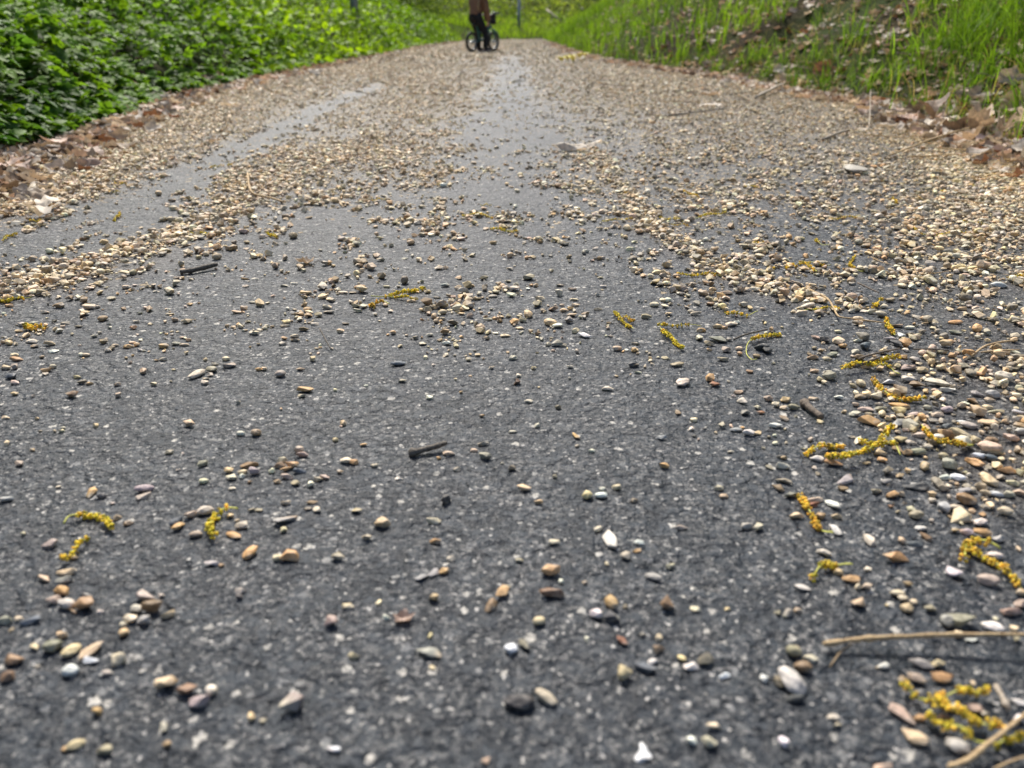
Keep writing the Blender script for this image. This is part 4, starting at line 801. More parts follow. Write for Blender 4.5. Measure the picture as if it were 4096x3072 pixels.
# individual stones, with a label that tells each from the others
ORD = ['', 'second', 'third', 'fourth', 'fifth', 'sixth', 'seventh', 'eighth', 'ninth', 'tenth', 'eleventh', 'twelfth', 'thirteenth', 'fourteenth', 'fifteenth', 'sixteenth', 'seventeenth', 'eighteenth', 'nineteenth', 'twentieth']
def label_all(L, marks, noun):
    "each gets its look and where it lies from the nearest landmark, ranked by distance where that is not enough"
    for q in L:
        b_ = min(marks, key=lambda l: (l[1]-q['u'])**2+((l[2]-q['v'])*1.5)**2); dx, dy = q['u']-b_[1], (q['v']-b_[2])*1.5
        q['dir'] = ('right of' if dx > 0 else 'left of') if abs(dx) > abs(dy) else ('in front of' if dy > 0 else 'behind')
        if 'corner' in b_[0]: q['dir'] = 'near'
        if 'bottom edge' in b_[0]: q['dir'] = 'above'
        q['mark'] = b_[0]; q['dist'] = math.hypot(dx, dy)
    G_ = {}
    for q in L: G_.setdefault((q['key'], q['dir'], q['mark']), []).append(q)
    for (k, d_, m_), L_ in G_.items():
        L_.sort(key=lambda q: q['dist'])
        for i, q in enumerate(L_): q['label'] = f"{k} {noun} {d_} {m_}" + ('' if len(L_) == 1 else f", {ORD[i]} nearest to it".replace(', nearest', ', the nearest').replace(',  ', ', the '))
LAND += [('the bottom left corner', 0, 3072, 0, 0), ('the middle of the bottom edge', 2048, 3072, 0, 0)]
for q in ind:
    el = q['a']/max(q['b'], 1e-4)
    q['shape'] = 'elongated' if el > 1.9 else ('rounded' if q['col'] in 'gsxm' else 'angular' if q['col'] in 'otbrd' else 'smooth')
    q['size'] = 'large' if q['a'] > .0085 else ('small' if q['a'] < .0048 else '')
    q['key'] = ' '.join(z for z in (q['size'], PAL[q['col']][1], q['shape']) if z)
label_all(LITTER, MARKS_LEAF, 'dead leaf')
for q in LITTER: q['o']['label'] = q['label']
label_all(ind, [l for l in LAND if l[2] > 700], 'pebble')
for q in ind:
    ang_ = q['shape'] == 'angular' or random.random() < (.45 if q['shape'] == 'rounded' else .7)
    V, F = hullrock(rr, random.randint(11, 18), random.uniform(.05, .13)) if ang_ else rock(3, random.random() < .5, rr)
    V = xform(V, q); n = len(V); c = jitter(PAL[q['col']][0], .12)
    c2 = jitter(PAL[random.choice('tcgowe')][0]); w_ = np.clip((V[:, 0]*random.uniform(-1, 1)+V[:, 1]*random.uniform(-1, 1))/q['a']*2-1.1+.0, 0, .7)[:, None]
    C = np.clip(c*(1-w_)+c2*w_, .01, .9)
    hz = max(float(height(*q['p'])), 0)
    o = mk('pebble', V, F, M_STONE, None, C, loc=(q['p'][0], q['p'][1], q['z']+hz))
    tag(o, q['label'], 'pebble', 'loose pebbles lying on the tarmac')

# ------------------------------------------------------------------ living plants
def leaflet(n=7, serr=.10):
    "unit serrated leaflet along +X, folded on its midrib, drooping"
    V = []; u = np.linspace(0, 1, n)
    w = .29*np.sin(np.pi*u**.72)**1.0; w = w*(1+serr*np.array([(-1)**i for i in range(n)])); w[0] = .01; w[-1] = 0
    z = -.22*u**2
    V = [(u[i], 0, z[i]) for i in range(n)]+[(u[i]-.04, w[i], z[i]+.35*w[i]) for i in range(n)]+[(u[i]-.04, -w[i], z[i]+.35*w[i]) for i in range(n)]
    F = []
    for i in range(n-1):
        F += [(i, i+1, n+i+1), (i, n+i+1, n+i), (i, 2*n+i, 2*n+i+1), (i, 2*n+i+1, i+1)]
    return np.array(V), np.array(F)
def instance(BV, BF, pos, scale, yaw, pitch, roll, cols):
    "many oriented copies of one base shape baked into arrays"
    n = len(pos); cy, sy, cpi, spi, cr, sr = np.cos(yaw), np.sin(yaw), np.cos(pitch), np.sin(pitch), np.cos(roll), np.sin(roll)
    x, y, z = BV[:, 0][None], BV[:, 1][None], BV[:, 2][None]
    y1 = y*cr[:, None]-z*sr[:, None]; z1 = y*sr[:, None]+z*cr[:, None]
    x2 = x*cpi[:, None]+z1*spi[:, None]; z2 = -x*spi[:, None]+z1*cpi[:, None]
    x3 = x2*cy[:, None]-y1*sy[:, None]; y3 = x2*sy[:, None]+y1*cy[:, None]
    V = np.stack([x3, y3, z2], -1)*scale[:, None, None]+pos[:, None, :]
    F = (BF[None]+(np.arange(n)*len(BV))[:, None, None]).reshape(-1, 3)
    return V.reshape(-1, 3), F, np.repeat(cols, len(BV), 0)
def norm_n(m, s, n): return rng.normal(m, s, n)
def greens(n, a=(.045, .12, .018), b=(.12, .24, .02), k=None):
    m = rng.random((n, 1)) if k is None else k[:, None]
    return np.clip((np.array(a)*(1-m)+np.array(b)*m)*rng.normal(1, .22, (n, 1)), .004, .6)
# near left: broad-leaved ground cover, compound leaves of five leaflets
BV, BF = leaflet(9, .13)
comp = MB()
for yw, s, dx in ((0, 1., .15), (.95, .85, .05), (-.95, .85, .05), (1.9, .6, 0.), (-1.9, .6, 0.)):
    c_, s_ = math.cos(yw), math.sin(yw); V = BV.copy()*s; V = np.stack([V[:, 0]*c_-V[:, 1]*s_+dx, V[:, 0]*s_+V[:, 1]*c_, V[:, 2]], -1); comp.add(V, BF)
CV, CF = np.concatenate(comp.v), np.concatenate(comp.f)
gc = MB(); n = 20000
yy = np.exp(rng.uniform(math.log(1.2), math.log(8.5), n)); dd = rng.uniform(0, 1, n)**1.15*(1.3+yy*.35)
xx = xl(yy)-.03-.08*np.clip((3-yy)/1.2, 0, 1)-dd+.06*(fbm(yy*4, yy*0, 8)-.5)
hz = height(xx, yy); edgef = np.clip(dd/.22, .15, 1)
lump = fbm(xx*3.0, yy*3.0, 21)
zz = hz+.02+(rng.random(n)**.7)*(.08+.17*lump)*edgef
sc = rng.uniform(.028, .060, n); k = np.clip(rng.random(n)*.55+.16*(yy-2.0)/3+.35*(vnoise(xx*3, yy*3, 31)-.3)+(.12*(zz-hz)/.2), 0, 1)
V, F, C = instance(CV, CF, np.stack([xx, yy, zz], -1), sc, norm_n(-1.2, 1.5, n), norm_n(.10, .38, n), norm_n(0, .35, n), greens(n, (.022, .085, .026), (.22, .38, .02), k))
gc.add(V, F, C)
n = 14000   # finer herbs further along the left bank
yy = rng.uniform(5.5, 22, n); dd = rng.uniform(0, 1, n)**1.3*5; xx = xl(yy)-.02-dd; hz = height(xx, yy)
zz = hz+.02+rng.random(n)*(.10+.25*fbm(xx*1.5, yy*1.5, 22))*np.clip(dd/.3, .2, 1)
V, F, C = instance(BV[:, :], BF, np.stack([xx, yy, zz], -1), rng.uniform(.05, .11, n), norm_n(-1.2, 1.6, n), norm_n(0, .5, n), norm_n(0, .5, n), greens(n, (.07, .17, .014), (.30, .45, .02), np.clip(vnoise(xx, yy, 4)*.8+rng.random(n)*.4-.1, 0, 1)))
gc.add(V, F, C)
tag(gc.build('ground_cover', M_GREEN), 'broad-leaved green plants covering the left bank beside the path', 'ground cover', kind='stuff')
# grass blades
def blades(n, pos, L, w, yaw, lean, cols, seg=5):
    u = np.linspace(0, 1, seg+1); out = []
    dirx, diry = np.cos(yaw), np.sin(yaw)
    ln = lean[:, None]*(u**1.7)[None]; up = u[None]*np.sqrt(np.maximum(1-(.75*lean[:, None]*u[None])**2, .05))
    cx = pos[:, 0:1]+dirx[:, None]*ln*L[:, None]; cy_ = pos[:, 1:2]+diry[:, None]*ln*L[:, None]; cz = pos[:, 2:3]+(up-.35*np.clip(lean-.7, 0, 1)[:, None]*u[None]**3)*L[:, None]
    ww = (w[:, None]*(1-u[None]**2.2)*.5+.0001)
    tw = yaw+math.pi/2+rng.normal(0, .5, n); px_, py_ = np.cos(tw)[:, None]*ww, np.sin(tw)[:, None]*ww
    A = np.stack([cx+px_, cy_+py_, cz], -1); B = np.stack([cx-px_, cy_-py_, cz], -1)
    V = np.stack([A, B], 2).reshape(n, -1, 3); F0 = []
    for i in range(seg): a = 2*i; F0 += [(a, a+1, a+3), (a, a+3, a+2)]
    F0 = np.array(F0); nv = 2*(seg+1)
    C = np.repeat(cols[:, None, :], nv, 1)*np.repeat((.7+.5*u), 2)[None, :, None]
    return V.reshape(-1, 3), (F0[None]+(np.arange(n)*nv)[:, None, None]).reshape(-1, 3), C.reshape(-1, 3)
gr = MB()
# near right bank: tufts with bare litter between them
nt_ = 1500
ty = np.exp(rng.uniform(math.log(1.25), math.log(7.5), nt_)); td = .16+rng.uniform(0, 1, nt_)**1.0*(1.2+.35*ty)
keep = (fbm((xr(ty)+td)*2.6, ty*2.0, 61) > .30-.12*np.clip(td-.5, 0, 1)) & ~((ty > 4.4) & (ty < 7.5) & (td > .30) & (td < 2.0) & (rng.random(nt_) < .88)); ty, td = ty[keep], td[keep]
P = []; Ls = []; ws = []; yw = []; ln = []; ks = []
for a, d in zip(ty, td):
    m = int(random.uniform(14, 46)); r0 = random.uniform(.02, .07); base_l = random.uniform(.09, .30)*(.7 if d < .3 else 1); bk = random.random()
    for _ in range(m):
        x = float(xr(a))+d+random.gauss(0, r0); y = a+random.gauss(0, r0); P.append((x, y)); Ls.append(base_l*random.uniform(.5, 1.25)); ws.append(random.uniform(.0018, .0080 if bk > .6 else .0036))
        yw.append(random.gauss(3.6, 1.5)); ln.append(min(abs(random.gauss(.6, .33)), 1.25)); ks.append(np.clip(random.gauss(.45+.3*bk, .25), 0, 1))
P = np.array(P); z = height(P[:, 0], P[:, 1]); pos = np.concatenate([P, z[:, None]], 1); n = len(P); print('blades', n)
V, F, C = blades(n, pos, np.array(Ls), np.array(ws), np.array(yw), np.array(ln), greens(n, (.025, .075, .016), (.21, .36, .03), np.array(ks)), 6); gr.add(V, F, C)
n = 3500    # dry thatch
ty = np.exp(rng.uniform(math.log(1.25), math.log(7), n)); td = .05+rng.uniform(0, 1, n)*(1.0+.3*ty); tx = xr(ty)+td
V, F, C = blades(n, np.stack([tx, ty, height(tx, ty)+.005], -1), rng.uniform(.05, .18, n), rng.uniform(.0012, .003, n), rng.normal(3.6, 1.6, n), rng.uniform(.8, 1.3, n), np.array([(.36, .29, .16)])*rng.normal(1, .2, (n, 1)), 4); gr.add(V, F, C)
n = 900     # straws fallen on to the gravel
ty = np.exp(rng.uniform(math.log(1.3), math.log(6), n)); tx = np.where(rng.random(n) < .75, xr(ty)-np.abs(rng.normal(0, .13, n))+.05, xl(ty)+np.abs(rng.normal(0, .10, n))-.02)
V, F, C = blades(n, np.stack([tx, ty, np.full(n, .008)], -1), rng.uniform(.03, .14, n), rng.uniform(.0015, .0035, n), rng.choice([0, math.pi], n)+rng.normal(0, .5, n), rng.uniform(1.2, 1.33, n), np.array([(.62, .50, .30)])*rng.normal(1, .2, (n, 1)), 4); V[:, 2] = .008+(V[:, 2]-.008)*.12; gr.add(V, F, C)
n = 5000    # short sward at the verge
ty = np.exp(rng.uniform(math.log(1.4), math.log(12), n)); tx = xr(ty)+.06+np.abs(rng.normal(0, .16, n)); m = fbm(tx*5, ty*4, 88) > .47; tx, ty = tx[m], ty[m]; n = len(tx)
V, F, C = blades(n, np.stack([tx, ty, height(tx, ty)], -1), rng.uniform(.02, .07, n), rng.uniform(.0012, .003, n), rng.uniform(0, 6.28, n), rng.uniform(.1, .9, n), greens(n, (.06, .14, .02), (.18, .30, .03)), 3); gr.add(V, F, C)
n = 42000   # far banks
ty = rng.uniform(6.5, 34, n); sd_ = rng.random(n) < .55; td = rng.random(n)**1.2*5.5
tx = np.where(sd_, xr(ty)+.08+td, xl(ty)-.05-td); m = fbm(tx*1.6, ty*1.2, 90) > .30; tx, ty = tx[m], ty[m]; n = len(tx)
kk = np.clip(vnoise(tx*.9, ty*.6, 5)*.7+rng.random(n)*.4, 0, 1)
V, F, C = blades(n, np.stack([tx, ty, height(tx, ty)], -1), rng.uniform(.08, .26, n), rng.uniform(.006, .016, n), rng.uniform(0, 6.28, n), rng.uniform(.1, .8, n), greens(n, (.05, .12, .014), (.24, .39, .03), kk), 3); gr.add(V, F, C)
n = 26000   # the grassy slope closing the view beyond the bend
ty = rng.uniform(25.5, 40, n); tx = rng.uniform(-7, 11, n); m = (tx < xl(ty)-.1) | (tx > xr(ty)+.1); tx, ty = tx[m], ty[m]; n = len(tx)
kk = np.clip(1.15-(ty-27)/9+rng.normal(0, .2, n), 0, 1)
V, F, C = blades(n, np.stack([tx, ty, height(tx, ty)], -1), rng.uniform(.08, .22, n), rng.uniform(.012, .026, n), rng.uniform(0, 6.28, n), rng.uniform(.1, .8, n), greens(n, (.10, .15, .03), (.27, .42, .03), kk), 3); gr.add(V, F, C)
tag(gr.build('grass', M_GRASS), 'bright green grass growing in tufts through dead leaves on the banks', 'grass', kind='stuff')

# bushes and trees
def bush(x, y, rx, ry, rz, n, leaf, c0, c1, label, seed):
    r = np.random.default_rng(seed); z0 = float(height(x, y)); e = empty('bush', (x, y, z0))
    nc = 26; cen = r.normal(size=(nc, 3)); cen /= np.linalg.norm(cen, axis=1)[:, None]; cen *= r.uniform(.45, .95, (nc, 1)); cen[:, 2] = np.abs(cen[:, 2])
    ci = r.integers(0, nc, n); p = cen[ci]+r.normal(0, .17, (n, 3)); P = p*np.array([rx, ry, rz]); P[:, 2] = np.abs(P[:, 2])+.02
    cb = r.random(nc); k = np.clip(cb[ci]*.7+r.random(n)*.4-.05, 0, 1)[:, None]; cols = (np.array(c0)*(1-k)+np.array(c1)*k)*r.normal(1, .2, (n, 1))
    BV3, BF3 = leaflet(4, 0)
    V, F, C = instance(BV3, BF3, P, r.uniform(.7, 1.3, n)*leaf, r.uniform(0, 6.28, n), r.normal(.3, .6, n), r.normal(0, .6, n), np.clip(cols, .003, .6))
    mk('foliage', V, F, M_GREEN, e, C)
    sm = MB()
    for i in range(9):
        q = cen[i % nc]*np.array([rx, ry, rz])*.8; V, F = tube(spline([(q[0]*.1, q[1]*.1, -.05), (q[0]*.45, q[1]*.45, q[2]*.6), tuple(q)], 6), np.linspace(.022, .006, 6), 5); sm.add(V, F)
    sm.build('stems', M_TRUNK, e)
    tag(e, label, 'bush', 'bushes on the banks'); return e
DK0, DK1 = (.025, .055, .010), (.13, .20, .035); MD0, MD1 = (.03, .08, .010), (.14, .25, .018); OL0, OL1 = (.07, .08, .02), (.27, .29, .08)
B = [(-5.2, 17, 1.6, 2.0, 1.5, 4200, .085, MD0, MD1, 'bright green bush on the left bank behind the near post'),
 (-3.6, 21.5, 1.5, 1.8, 1.3, 4200, .085, MD0, MD1, 'leafy bush on the left bank, above the child'),
 (-3.4, 27, 1.8, 2.0, 1.9, 4200, .09, DK0, DK1, 'dark bush at the top of the left bank before the bend'),
 (-1.4, 35.5, 1.6, 1.2, 1.0, 4200, .09, OL0, OL1, 'olive brown bush behind the child at the end of the path'),
 (1.6, 38, 1.6, 1.3, 1.1, 4200, .09, DK0, DK1, 'dark bush behind the far post'),
 (4.6, 37, 1.8, 1.4, 1.2, 4200, .09, OL0, OL1, 'olive bush in the notch where the path bends away'),
 (7.4, 40, 2.4, 2.2, 1.8, 4200, .11, DK0, DK1, 'dark bush at the right end of the far hedge'),
 (-4.8, 37, 2.0, 1.6, 1.6, 4200, .10, DK0, DK1, 'dark bush at the left end of the far hedge'),
 (4.4, 22, 1.4, 2.0, 1.1, 4200, .09, MD0, MD1, 'bright bush on the right bank before the notch'),
 (-8.0, 13, 1.9, 2.2, 1.8, 3600, .09, DK0, DK1, 'dark bush high on the left bank, out beyond the near plants'),
 (7.6, 12, 1.9, 2.4, 1.8, 3600, .09, DK0, DK1, 'dark bush high on the right bank above the grass'),
 (-7.0, 24, 2.0, 2.4, 2.2, 4200, .10, OL0, OL1, 'olive bush high behind the near post')]
for i, a in enumerate(B): bush(*a, seed=100+i)
# low brambles closing the far end
hb = MB(); n = 30000; r = rng
tx = r.uniform(-9, 13, n); ty = 29+r.random(n)*16+.0*tx; m = (tx < xl(ty)-.2) | (tx > xr(ty)+.3); tx, ty = tx[m], ty[m]; n = len(tx)
tz = height(tx, ty)+r.random(n)**.8*(.04+.5*fbm(tx*.8, ty*.8, 71)*np.clip((ty-29)/3, 0, 1))
V, F, C = instance(*leaflet(4, 0), np.stack([tx, ty, tz], -1), r.uniform(.07, .15, n), r.uniform(0, 6.28, n), r.normal(.2, .6, n), r.normal(0, .6, n), greens(n, (.07, .13, .02), (.34, .42, .08), np.clip(vnoise(tx, ty*1.2, 7)*1.1+r.normal(0, .15, n), 0, 1)))
hb.add(V, F, C); tag(hb.build('undergrowth', M_GREEN), 'dense olive undergrowth closing off the far end of the path', 'undergrowth', kind='stuff')
def tree(x, y, h, label, seed):
    r = np.random.default_rng(seed); z0 = float(height(x, y)); e = empty('tree', (x, y, z0)); tm = MB()
    top = np.array([r.normal(0, .3), r.normal(0, .3), h*.7]); V, F = tube(spline([(0, 0, -.2), (top[0]*.3, 0, h*.35), tuple(top)], 12), np.linspace(.17, .05, 12), 9); tm.add(V, F)
    tips = []
    for i in range(11):
        a = r.uniform(0, 6.28); b0 = h*r.uniform(.35, .68); q = np.array([math.cos(a)*h*.22, math.sin(a)*h*.22, b0+h*r.uniform(.1, .25)]); tips.append(q)
        V, F = tube(spline([(top[0]*b0/h, 0, b0), tuple(q*np.array([.5, .5, 1])-np.array([0, 0, h*.04])), tuple(q)], 6), np.linspace(.05, .012, 6), 5); tm.add(V, F)
    tm.build('trunk', M_TRUNK, e); n = 5000; tips = np.array(tips); P = tips[r.integers(0, 11, n)]+r.normal(0, h*.085, (n, 3))
    k = r.random((n, 1)); cols = np.array(DK0)*(1-k)+np.array(MD1)*k
    V, F, C = instance(*leaflet(4, 0), P, r.uniform(.10, .2, n), r.uniform(0, 6.28, n), r.normal(.3, .6, n), r.normal(0, .6, n), cols); mk('crown', V, F, M_GREEN, e, C)
    tag(e, label, 'tree', 'trees along the banks')
for i, (x, y, h, l) in enumerate([(-8.5, 30, 8, 'slim tree on the left bank rising out of the frame'), (7.5, 30, 8.5, 'slim tree on the right bank rising out of the frame'), (-5.5, 58, 9, 'tree behind the left of the far hedge'), (3.0, 62, 9, 'tree behind the middle of the far hedge'), (11.5, 58, 9, 'tree behind the right of the far hedge')]): tree(x, y, h, l, 300+i)

# the fallen stick seen in the far undergrowth
P0 = px2g(2185, 118)[0]; o_ = Vector((0, 0, HC))
def onray(x, y, dist):
    u = (x-2048)/FPX; v = -(y-1536)/FPX; d = Vector((u, cp+v*sp_, -sp_+v*cp)); return o_+d*(dist/d.y)
A_, B_ = onray(2186, 38, 30.3), onray(2242, 80, 29.6)
V, F = tube(np.array([list(A_+(B_-A_)*t) for t in (0, .35, .7, 1)])-np.array(list(A_)), [.03, .028, .025, .018], 7)
tag(mk('fallen_branch', V, F, M_WOOD, None, loc=A_), 'pale fallen branch leaning in the dark undergrowth at the far end', 'branch')
# yellow blooms at the right verge
M_PETAL = simple('yellow_petal', (.80, .70, .02), .5)
FL = [(1700, 530, 36), (1745, 520, 34), (1785, 505, 34), (1790, 528, 30), (1850, 495, 32), (1885, 488, 30)]
for i, (x, y, s) in enumerate(FL):
    X0, Y0 = cpx('J', x, y); P, dz = px2g(X0, Y0); e = empty('yellow_flower', (P.x, P.y, .01)); pm = MB(); L = .060
    for j in range(7):
        a = j*.9+i; V, F = leaflet(5, 0); V = V*L; V[:, 2] += .03; c_, s_ = math.cos(a), math.sin(a)
        V = np.stack([V[:, 0]*c_-V[:, 1]*s_, V[:, 0]*s_+V[:, 1]*c_, V[:, 2]+.85*V[:, 0]], -1); pm.add(V, F)
    pm.build('petals', M_PETAL, e); V, F = tube([(0, 0, 0), (.002, 0, .008), (.002, 0, .034)], .002, 5); mk('stem', V, F, M_STEMY, e)
    w_ = ['leftmost', 'second from the left', 'third from the left', 'fourth from the left', 'second from the right', 'rightmost'][i]
    tag(e, f'yellow bloom lying at the foot of the right bank, {w_} of six', 'flower', 'yellow blooms at the right verge')

# posts
M_POST = simple('grey_steel', (.24, .28, .31), .45, .5, nscale=30, amp=.15)
M_LAMP = simple('lamp_head_paint', (.22, .23, .24), .4, .3)
def post(px, py, dist, diam, label):
    P = onray(px, py, dist); x, y = P.x, P.y; z = float(height(x, y)); e = empty('lamp_post', (x, y, z)); r_ = diam/2
    V, F = tube([(0, 0, -.3), (0, 0, 1.1)], r_*1.12, 20); mk('base_shaft', V, F, M_POST, e)
    V, F = tube([(0, 0, 1.1), (0, 0, 1.14), (0, 0, 4.6)], [r_*1.12, r_*.8, r_*.6], 20); mk('upper_shaft', V, F, M_POST, e)
    V, F = tube([(0, 0, 4.55), (.25, -.05, 4.68), (.6, -.1, 4.7)], r_*.5, 10); mk('arm', V, F, M_POST, e)
    V, F = ICO[2]; mk('lamp_head', V*np.array([.28, .11, .06])+np.array([.8, -.13, 4.7]), F, M_LAMP, e)
    V, F = tube([(0, -r_*1.13, .45), (0, -r_*1.20, .45)], .03, 12); mk('hatch', V*np.array([1, 1, 1]), F, M_LAMP, e)
    tag(e, label, 'lamp post', 'grey posts along the path')
post(1418, 40, 12.3, .10, 'grey steel post on the left bank, cut by the top of the photo')
post(2076, 128, 28.0, .08, 'thin grey post standing at the far end of the path, right of the child')

# ------------------------------------------------------------------ child and bicycle
RW = px2g(1887, 209)[0]; HA = R(57); H_ = np.array([math.cos(HA), math.sin(HA), 0]); SD = np.array([math.sin(HA), -math.cos(HA), 0])  # SD: rider's right, towards us
bike = empty('balance_bike', (RW.x, RW.y, 0)); tag(bike, 'small teal child bicycle with two spoked wheels stood under the child on the far path', 'bicycle')
M_TYRE = simple('tyre', (.035, .033, .03), .8); M_RIM = simple('rim', (.55, .57, .58), .3, .8); M_TEAL = simple('teal_frame', (.02, .13, .12), .35)
M_BLK = simple('black_plastic', (.02, .02, .02), .5); M_CHR = simple('chrome', (.6, .62, .62), .25, .9)
def L3(f, s, u): return H_*f+SD*s+np.array([0, 0, u])
WR, WB = .132, .54
def circ(c, r, ax1, n=32, a0=0, a1=2*math.pi): return [c+ax1*r*math.cos(a)+np.array([0, 0, 1])*r*math.sin(a) for a in np.linspace(a0, a1, n)]
def wheel(f):
    c = L3(f, 0, WR); e = empty('wheel', tuple(c)); e.parent = bike
    z = np.zeros(3); V, F = tube(circ(z, WR-.019, H_, 37), .021, 8); mk('tyre', V, F, M_TYRE, e)
    V, F = tube(circ(z, WR-.034, H_, 37), .007, 6); mk('rim', V, F, M_RIM, e)
    V, F = tube([-SD*.03, SD*.03], .018, 10); mk('hub', V, F, M_CHR, e); sm = MB()
    for i in range(14):
        a = i*2*math.pi/14; V, F = tube([H_*.01*math.cos(a)+np.array([0, 0, .01*math.sin(a)]), H_*(WR-.034)*math.cos(a)+np.array([0, 0, (WR-.034)*math.sin(a)])], .002, 4); sm.add(V, F)
    sm.build('spokes', M_CHR, e)
wheel(0); wheel(WB)
def part(name, pts, r_, m, n=10, sides=8): V, F = tube(spline(pts, n), r_, sides); return mk(name, V, F, m, bike)
head_ = L3(WB-.11, 0, .36)
fm = MB()
for pts, r_ in (([L3(WB-.10, 0, .33), L3(.30, 0, .17), L3(.20, 0, .15)], .017), ([L3(WB-.105, 0, .36), L3(.32, 0, .27), L3(.17, 0, .25)], .013), ([L3(.20, 0, .14), L3(.16, 0, .27), L3(.13, 0, .34)], .014), ([L3(.18, .03, .16), L3(.08, .045, .14), L3(0, .045, WR)], .009), ([L3(.18, -.03, .16), L3(.08, -.045, .14), L3(0, -.045, WR)], .009), ([L3(WB-.085, 0, .30), L3(WB-.10, 0, .345), L3(WB-.115, 0, .39)], .020)):
    V, F = tube(spline(pts, 8), r_, 8); fm.add(V, F)
fm.build('frame', M_TEAL, bike); fm = MB()
for s in (-1, 1):
    V, F = tube(spline([L3(WB-.09, .02*s, .315), L3(WB-.06, .045*s, .28), L3(WB, .045*s, WR)], 7), .010, 7); fm.add(V, F)
fm.build('fork', M_TEAL, bike)
part('stem', [L3(WB-.115, 0, .385), L3(WB-.125, 0, .43), L3(WB-.13, 0, .475)], .011, M_CHR)
part('handlebar', [L3(WB-.17, -.20, .50), L3(WB-.14, -.08, .48), L3(WB-.13, 0, .475), L3(WB-.14, .08, .48), L3(WB-.17, .20, .50)], .010, M_BLK, 14)
for s in (-1, 1): part('grip', [L3(WB-.155, .14*s, .488), L3(WB-.165, .17*s, .495), L3(WB-.175, .215*s, .502)], .016, M_BLK, 5)
V, F = rock(2, False, rr); M3 = np.stack([H_, SD, [0, 0, 1]]); mk('saddle', (V*np.array([.10, .055, .025]))@M3+L3(.12, 0, .36), F, M_BLK, bike)
V, F = rock(2, True, rr); mk('handlebar_bag', (V*np.array([.065, .10, .075]))@M3+L3(WB-.045, 0, .42), F, M_BLK, bike)
V, F = ICO[2]; mk('bell', V*.018+L3(WB-.14, .10, .505), F, M_CHR, bike); mk('headlight', V*.016+L3(WB-.065, 0, .33), F, M_CHR, bike)
part('front_mudguard', circ(L3(WB, 0, WR), WR+.018, H_, 9, 2.4, .4), .010, M_TEAL, 12, 5)
part('axle_peg', [L3(0, -.07, WR), L3(0, 0, WR), L3(0, .07, WR)], .006, M_CHR, 4)

def skin_obj(name, verts, edges, radii, m, parent=None, sub=2, root=0):
    me = bpy.data.meshes.new(name+'_cage'); me.from_pydata([tuple(v) for v in verts], edges, []); o = bpy.data.objects.new(name, me); COL.objects.link(o)
    md = o.modifiers.new('skin', 'SKIN'); md.use_smooth_shade = True
    for i, r_ in enumerate(radii): me.skin_vertices[0].data[i].radius = (r_, r_) if np.isscalar(r_) else r_
    for i in range(len(verts)): me.skin_vertices[0].data[i].use_root = (i == root)
    s_ = o.modifiers.new('sub', 'SUBSURF'); s_.levels = sub; s_.render_levels = sub
    dg = bpy.context.evaluated_depsgraph_get(); m2 = bpy.data.meshes.new_from_object(o.evaluated_get(dg)); m2.name = name
    o.modifiers.clear(); o.data = m2; m2.materials.clear(); m2.materials.append(m)
    for p in m2.polygons: p.use_smooth = True
    if parent: o.parent = parent
    return o
M_SKIN = simple('skin', (.50, .30, .22), .55, nscale=60, amp=.06); M_HAIR = simple('hair', (.09, .05, .03), .6, nscale=200, amp=.4)
M_JKT = simple('brown_jacket', (.215, .112, .062), .85, nscale=18, amp=.35, bmp=.006); M_TRS = simple('black_trousers', (.010, .010, .014), .8, nscale=30, amp=.4)
M_SHOE = simple('dark_shoe', (.02, .018, .018), .6); M_SOLE = simple('pale_sole', (.55, .40, .34), .6); M_TRIM = simple('jacket_trim', (.42, .30, .16), .8); M_EYE = simple('eye', (.02, .015, .01), .2)
BP = np.array([RW.x, RW.y, 0])
def W3(f, s, u): return BP+L3(f, s, u)
pel = W3(.12, 0, .44); chest = W3(.17, 0, .66); neck = W3(.19, 0, .775); headc = W3(.215, 0, .88)
V_ = []; E_ = []; R_ = []
def vtx(p, r_): V_.append(p); R_.append(r_); return len(V_)-1
def chain(a, pts):
    for p, r_ in pts: b = vtx(p, r_); E_.append((a, b)); a = b
    return a
v0 = vtx(pel, (.075, .085)); v1 = chain(v0, [(W3(.14, 0, .54), (.075, .08)), (chest, (.085, .075))]); v2 = chain(v1, [(neck, .035), (W3(.20, 0, .81), .035), (headc, (.075, .085)), (W3(.21, 0, .945), (.06, .07))])
HIP = {}
FEET = {1: (.235, .075), -1: (.27, -.07)}
for s in (1, -1):
    f, sd2 = FEET[s]; chain(v0, [(W3(.12, .055*s, .41), .058), (W3((.12+f)/2+.055, (.06*s+sd2)/2, .25), .030), (W3(f-.01, sd2, .075), .022), (W3(f, sd2, .035), .022), (W3(f+.055, sd2, .022), .02)])
HAND = {1: W3(.235, .115, .37), -1: W3(WB-.165, -.175, .505)}
ELB = {1: W3(.19, .13, .53), -1: W3(.27, -.13, .60)}; SHO = {1: W3(.17, .10, .72), -1: W3(.17, -.10, .72)}
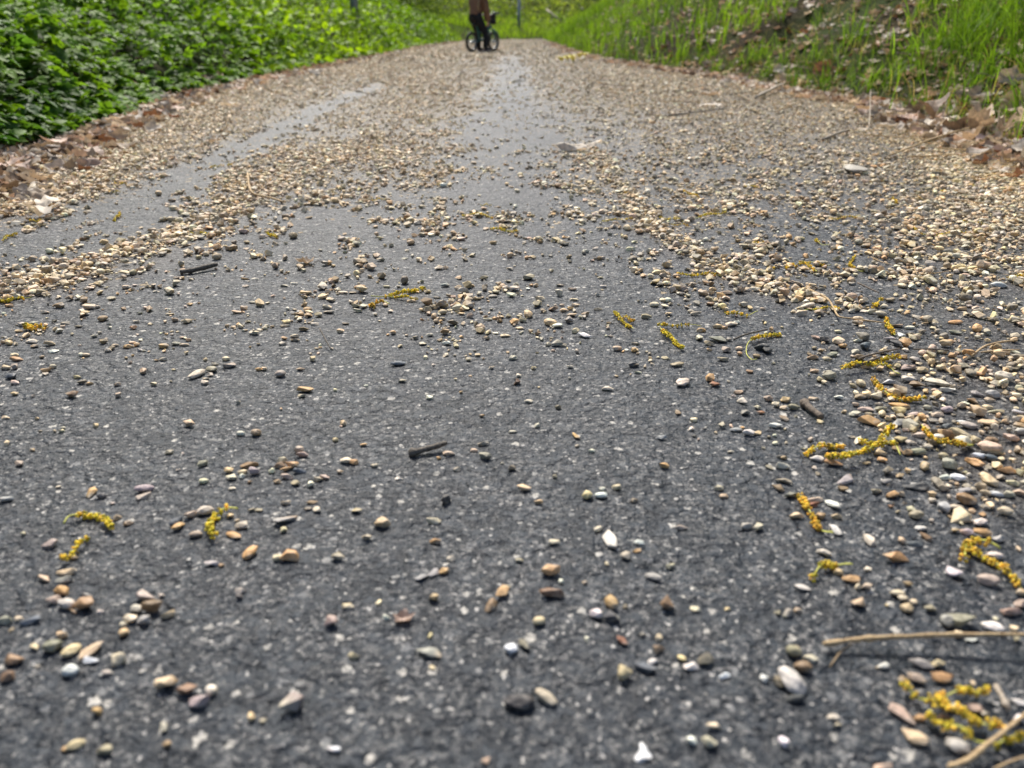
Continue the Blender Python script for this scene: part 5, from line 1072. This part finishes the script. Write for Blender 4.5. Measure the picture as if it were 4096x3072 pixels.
for s in (1, -1):
    hdir = HAND[s]-ELB[s]; hdir = hdir/np.linalg.norm(hdir)
    w = chain(v1, [(SHO[s], .038), (ELB[s], .026), (HAND[s]-hdir*.035, .018), (HAND[s], (.024, .014))])
    side = H_ if s == 1 else SD*-1.
    for j, (off, ln_) in enumerate(((-.018, .032), (-.006, .038), (.006, .036), (.018, .028))):
        p1 = HAND[s]+side*off+hdir*.022; cur = (np.array([0, 0, -1.]) if s == -1 else -SD)
        chain(w, [(p1, .0062), (p1+hdir*ln_*.45+cur*.004, .0056), (p1+hdir*ln_*.75+cur*.018, .005)])
    chain(w, [(HAND[s]+side*(.026)*(1 if s == 1 else -1)+hdir*.004, .0065), (HAND[s]+side*(.036)*(1 if s == 1 else -1)+hdir*.024, .0055)])
person = skin_obj('person', V_, E_, R_, M_SKIN, None, 2)
tag(person, 'small child in brown jacket and black trousers straddling the teal bicycle', 'person')
# clothing follows the body
V_ = []; E_ = []; R_ = []
v0 = vtx(W3(.125, 0, .59), .094); chain(v0, [(W3(.110, 0, .455), .108)]); chain(v0, [(W3(.17, 0, .69), .088), (W3(.185, 0, .765), .052)])
for s in (1, -1):
    hdir = HAND[s]-ELB[s]; hdir = hdir/np.linalg.norm(hdir); a = 2
    E_.append((a, vtx(SHO[s], .055))); chain(len(V_)-1, [(ELB[s], .050), (HAND[s]-hdir*.05, .046), (HAND[s]-hdir*.02, .040)])
jacket = skin_obj('jacket', V_, E_, R_, M_JKT, person, 2)
tm = MB()
for s in (1, -1):
    f, sd2 = FEET[s]
    V, F = tube(spline([W3(.105, .035*s, .50), W3(.11, .045*s, .43), W3((.12+f)/2+.055, (.06*s+sd2)/2, .26), W3(f, sd2, .13), W3(f-.008, sd2, .055)], 14), np.interp(np.linspace(0, 4, 14), range(5), [.050, .064, .047, .037, .036]), 14); tm.add(V, F)
V, F = tube([W3(.105, 0, .52), W3(.10, 0, .46), W3(.105, 0, .40)], [.070, .080, .05], 16); tm.add(V, F)
tm.build('trousers', M_TRS, person)
for s in (1, -1):
    f, sd2 = FEET[s]; sh = skin_obj('shoe', [W3(f-.035, sd2, .036), W3(f+.02, sd2, .036), W3(f+.07, sd2, .030), W3(f+.10, sd2, .026)], [(0, 1), (1, 2), (2, 3)], [.033, .034, .030, .022], M_SHOE, person, 2)
    V, F = tube([W3(f-.055, sd2, .012), W3(f, sd2, .012), W3(f+.06, sd2, .012), W3(f+.115, sd2, .012)], [.024, .034, .036, .022], 12); V[:, 2] = .012+(V[:, 2]-.012)*.33; mk('sole', V, F, M_SOLE, sh)
V, F = tube(spline([W3(.30, .03, .72), W3(.29, .03, .58), W3(.27, .035, .50)], 8), .008, 6); mk('zip_trim', V, F, M_TRIM, jacket)
V, F = tube(spline([W3(.07, .09, .72), W3(.035, .10, .60), W3(.03, .10, .53)], 8), .007, 6); mk('back_trim', V, F, M_TRIM, jacket)
V, F = rock(3, False, rr); V = V*np.array([.098, .092, .092]); V = V@M3; keep = V; mk('hair', V+headc+L3(-.020, 0, .028), F, M_HAIR, person)
for s in (1, -1):
    V, F = ICO[2]; mk('eye', V*.009+headc+L3(.078, .030*s, .0), F, M_EYE, person); mk('ear', V*np.array([.012, .012, .022])+headc+L3(0, .085*s, -.01), F, M_SKIN, person)
V, F = ICO[2]; mk('nose', V*np.array([.012, .012, .014])+headc+L3(.086, 0, -.022), F, M_SKIN, person)
V, F = tube(spline([headc+L3(.074, -.018, -.048), headc+L3(.081, 0, -.051), headc+L3(.074, .018, -.048)], 6), .004, 6); mk('mouth', V, F, simple('lips', (.45, .16, .13), .5), person)
for o in bpy.data.objects:
    if '_px' in o: del o['_px']
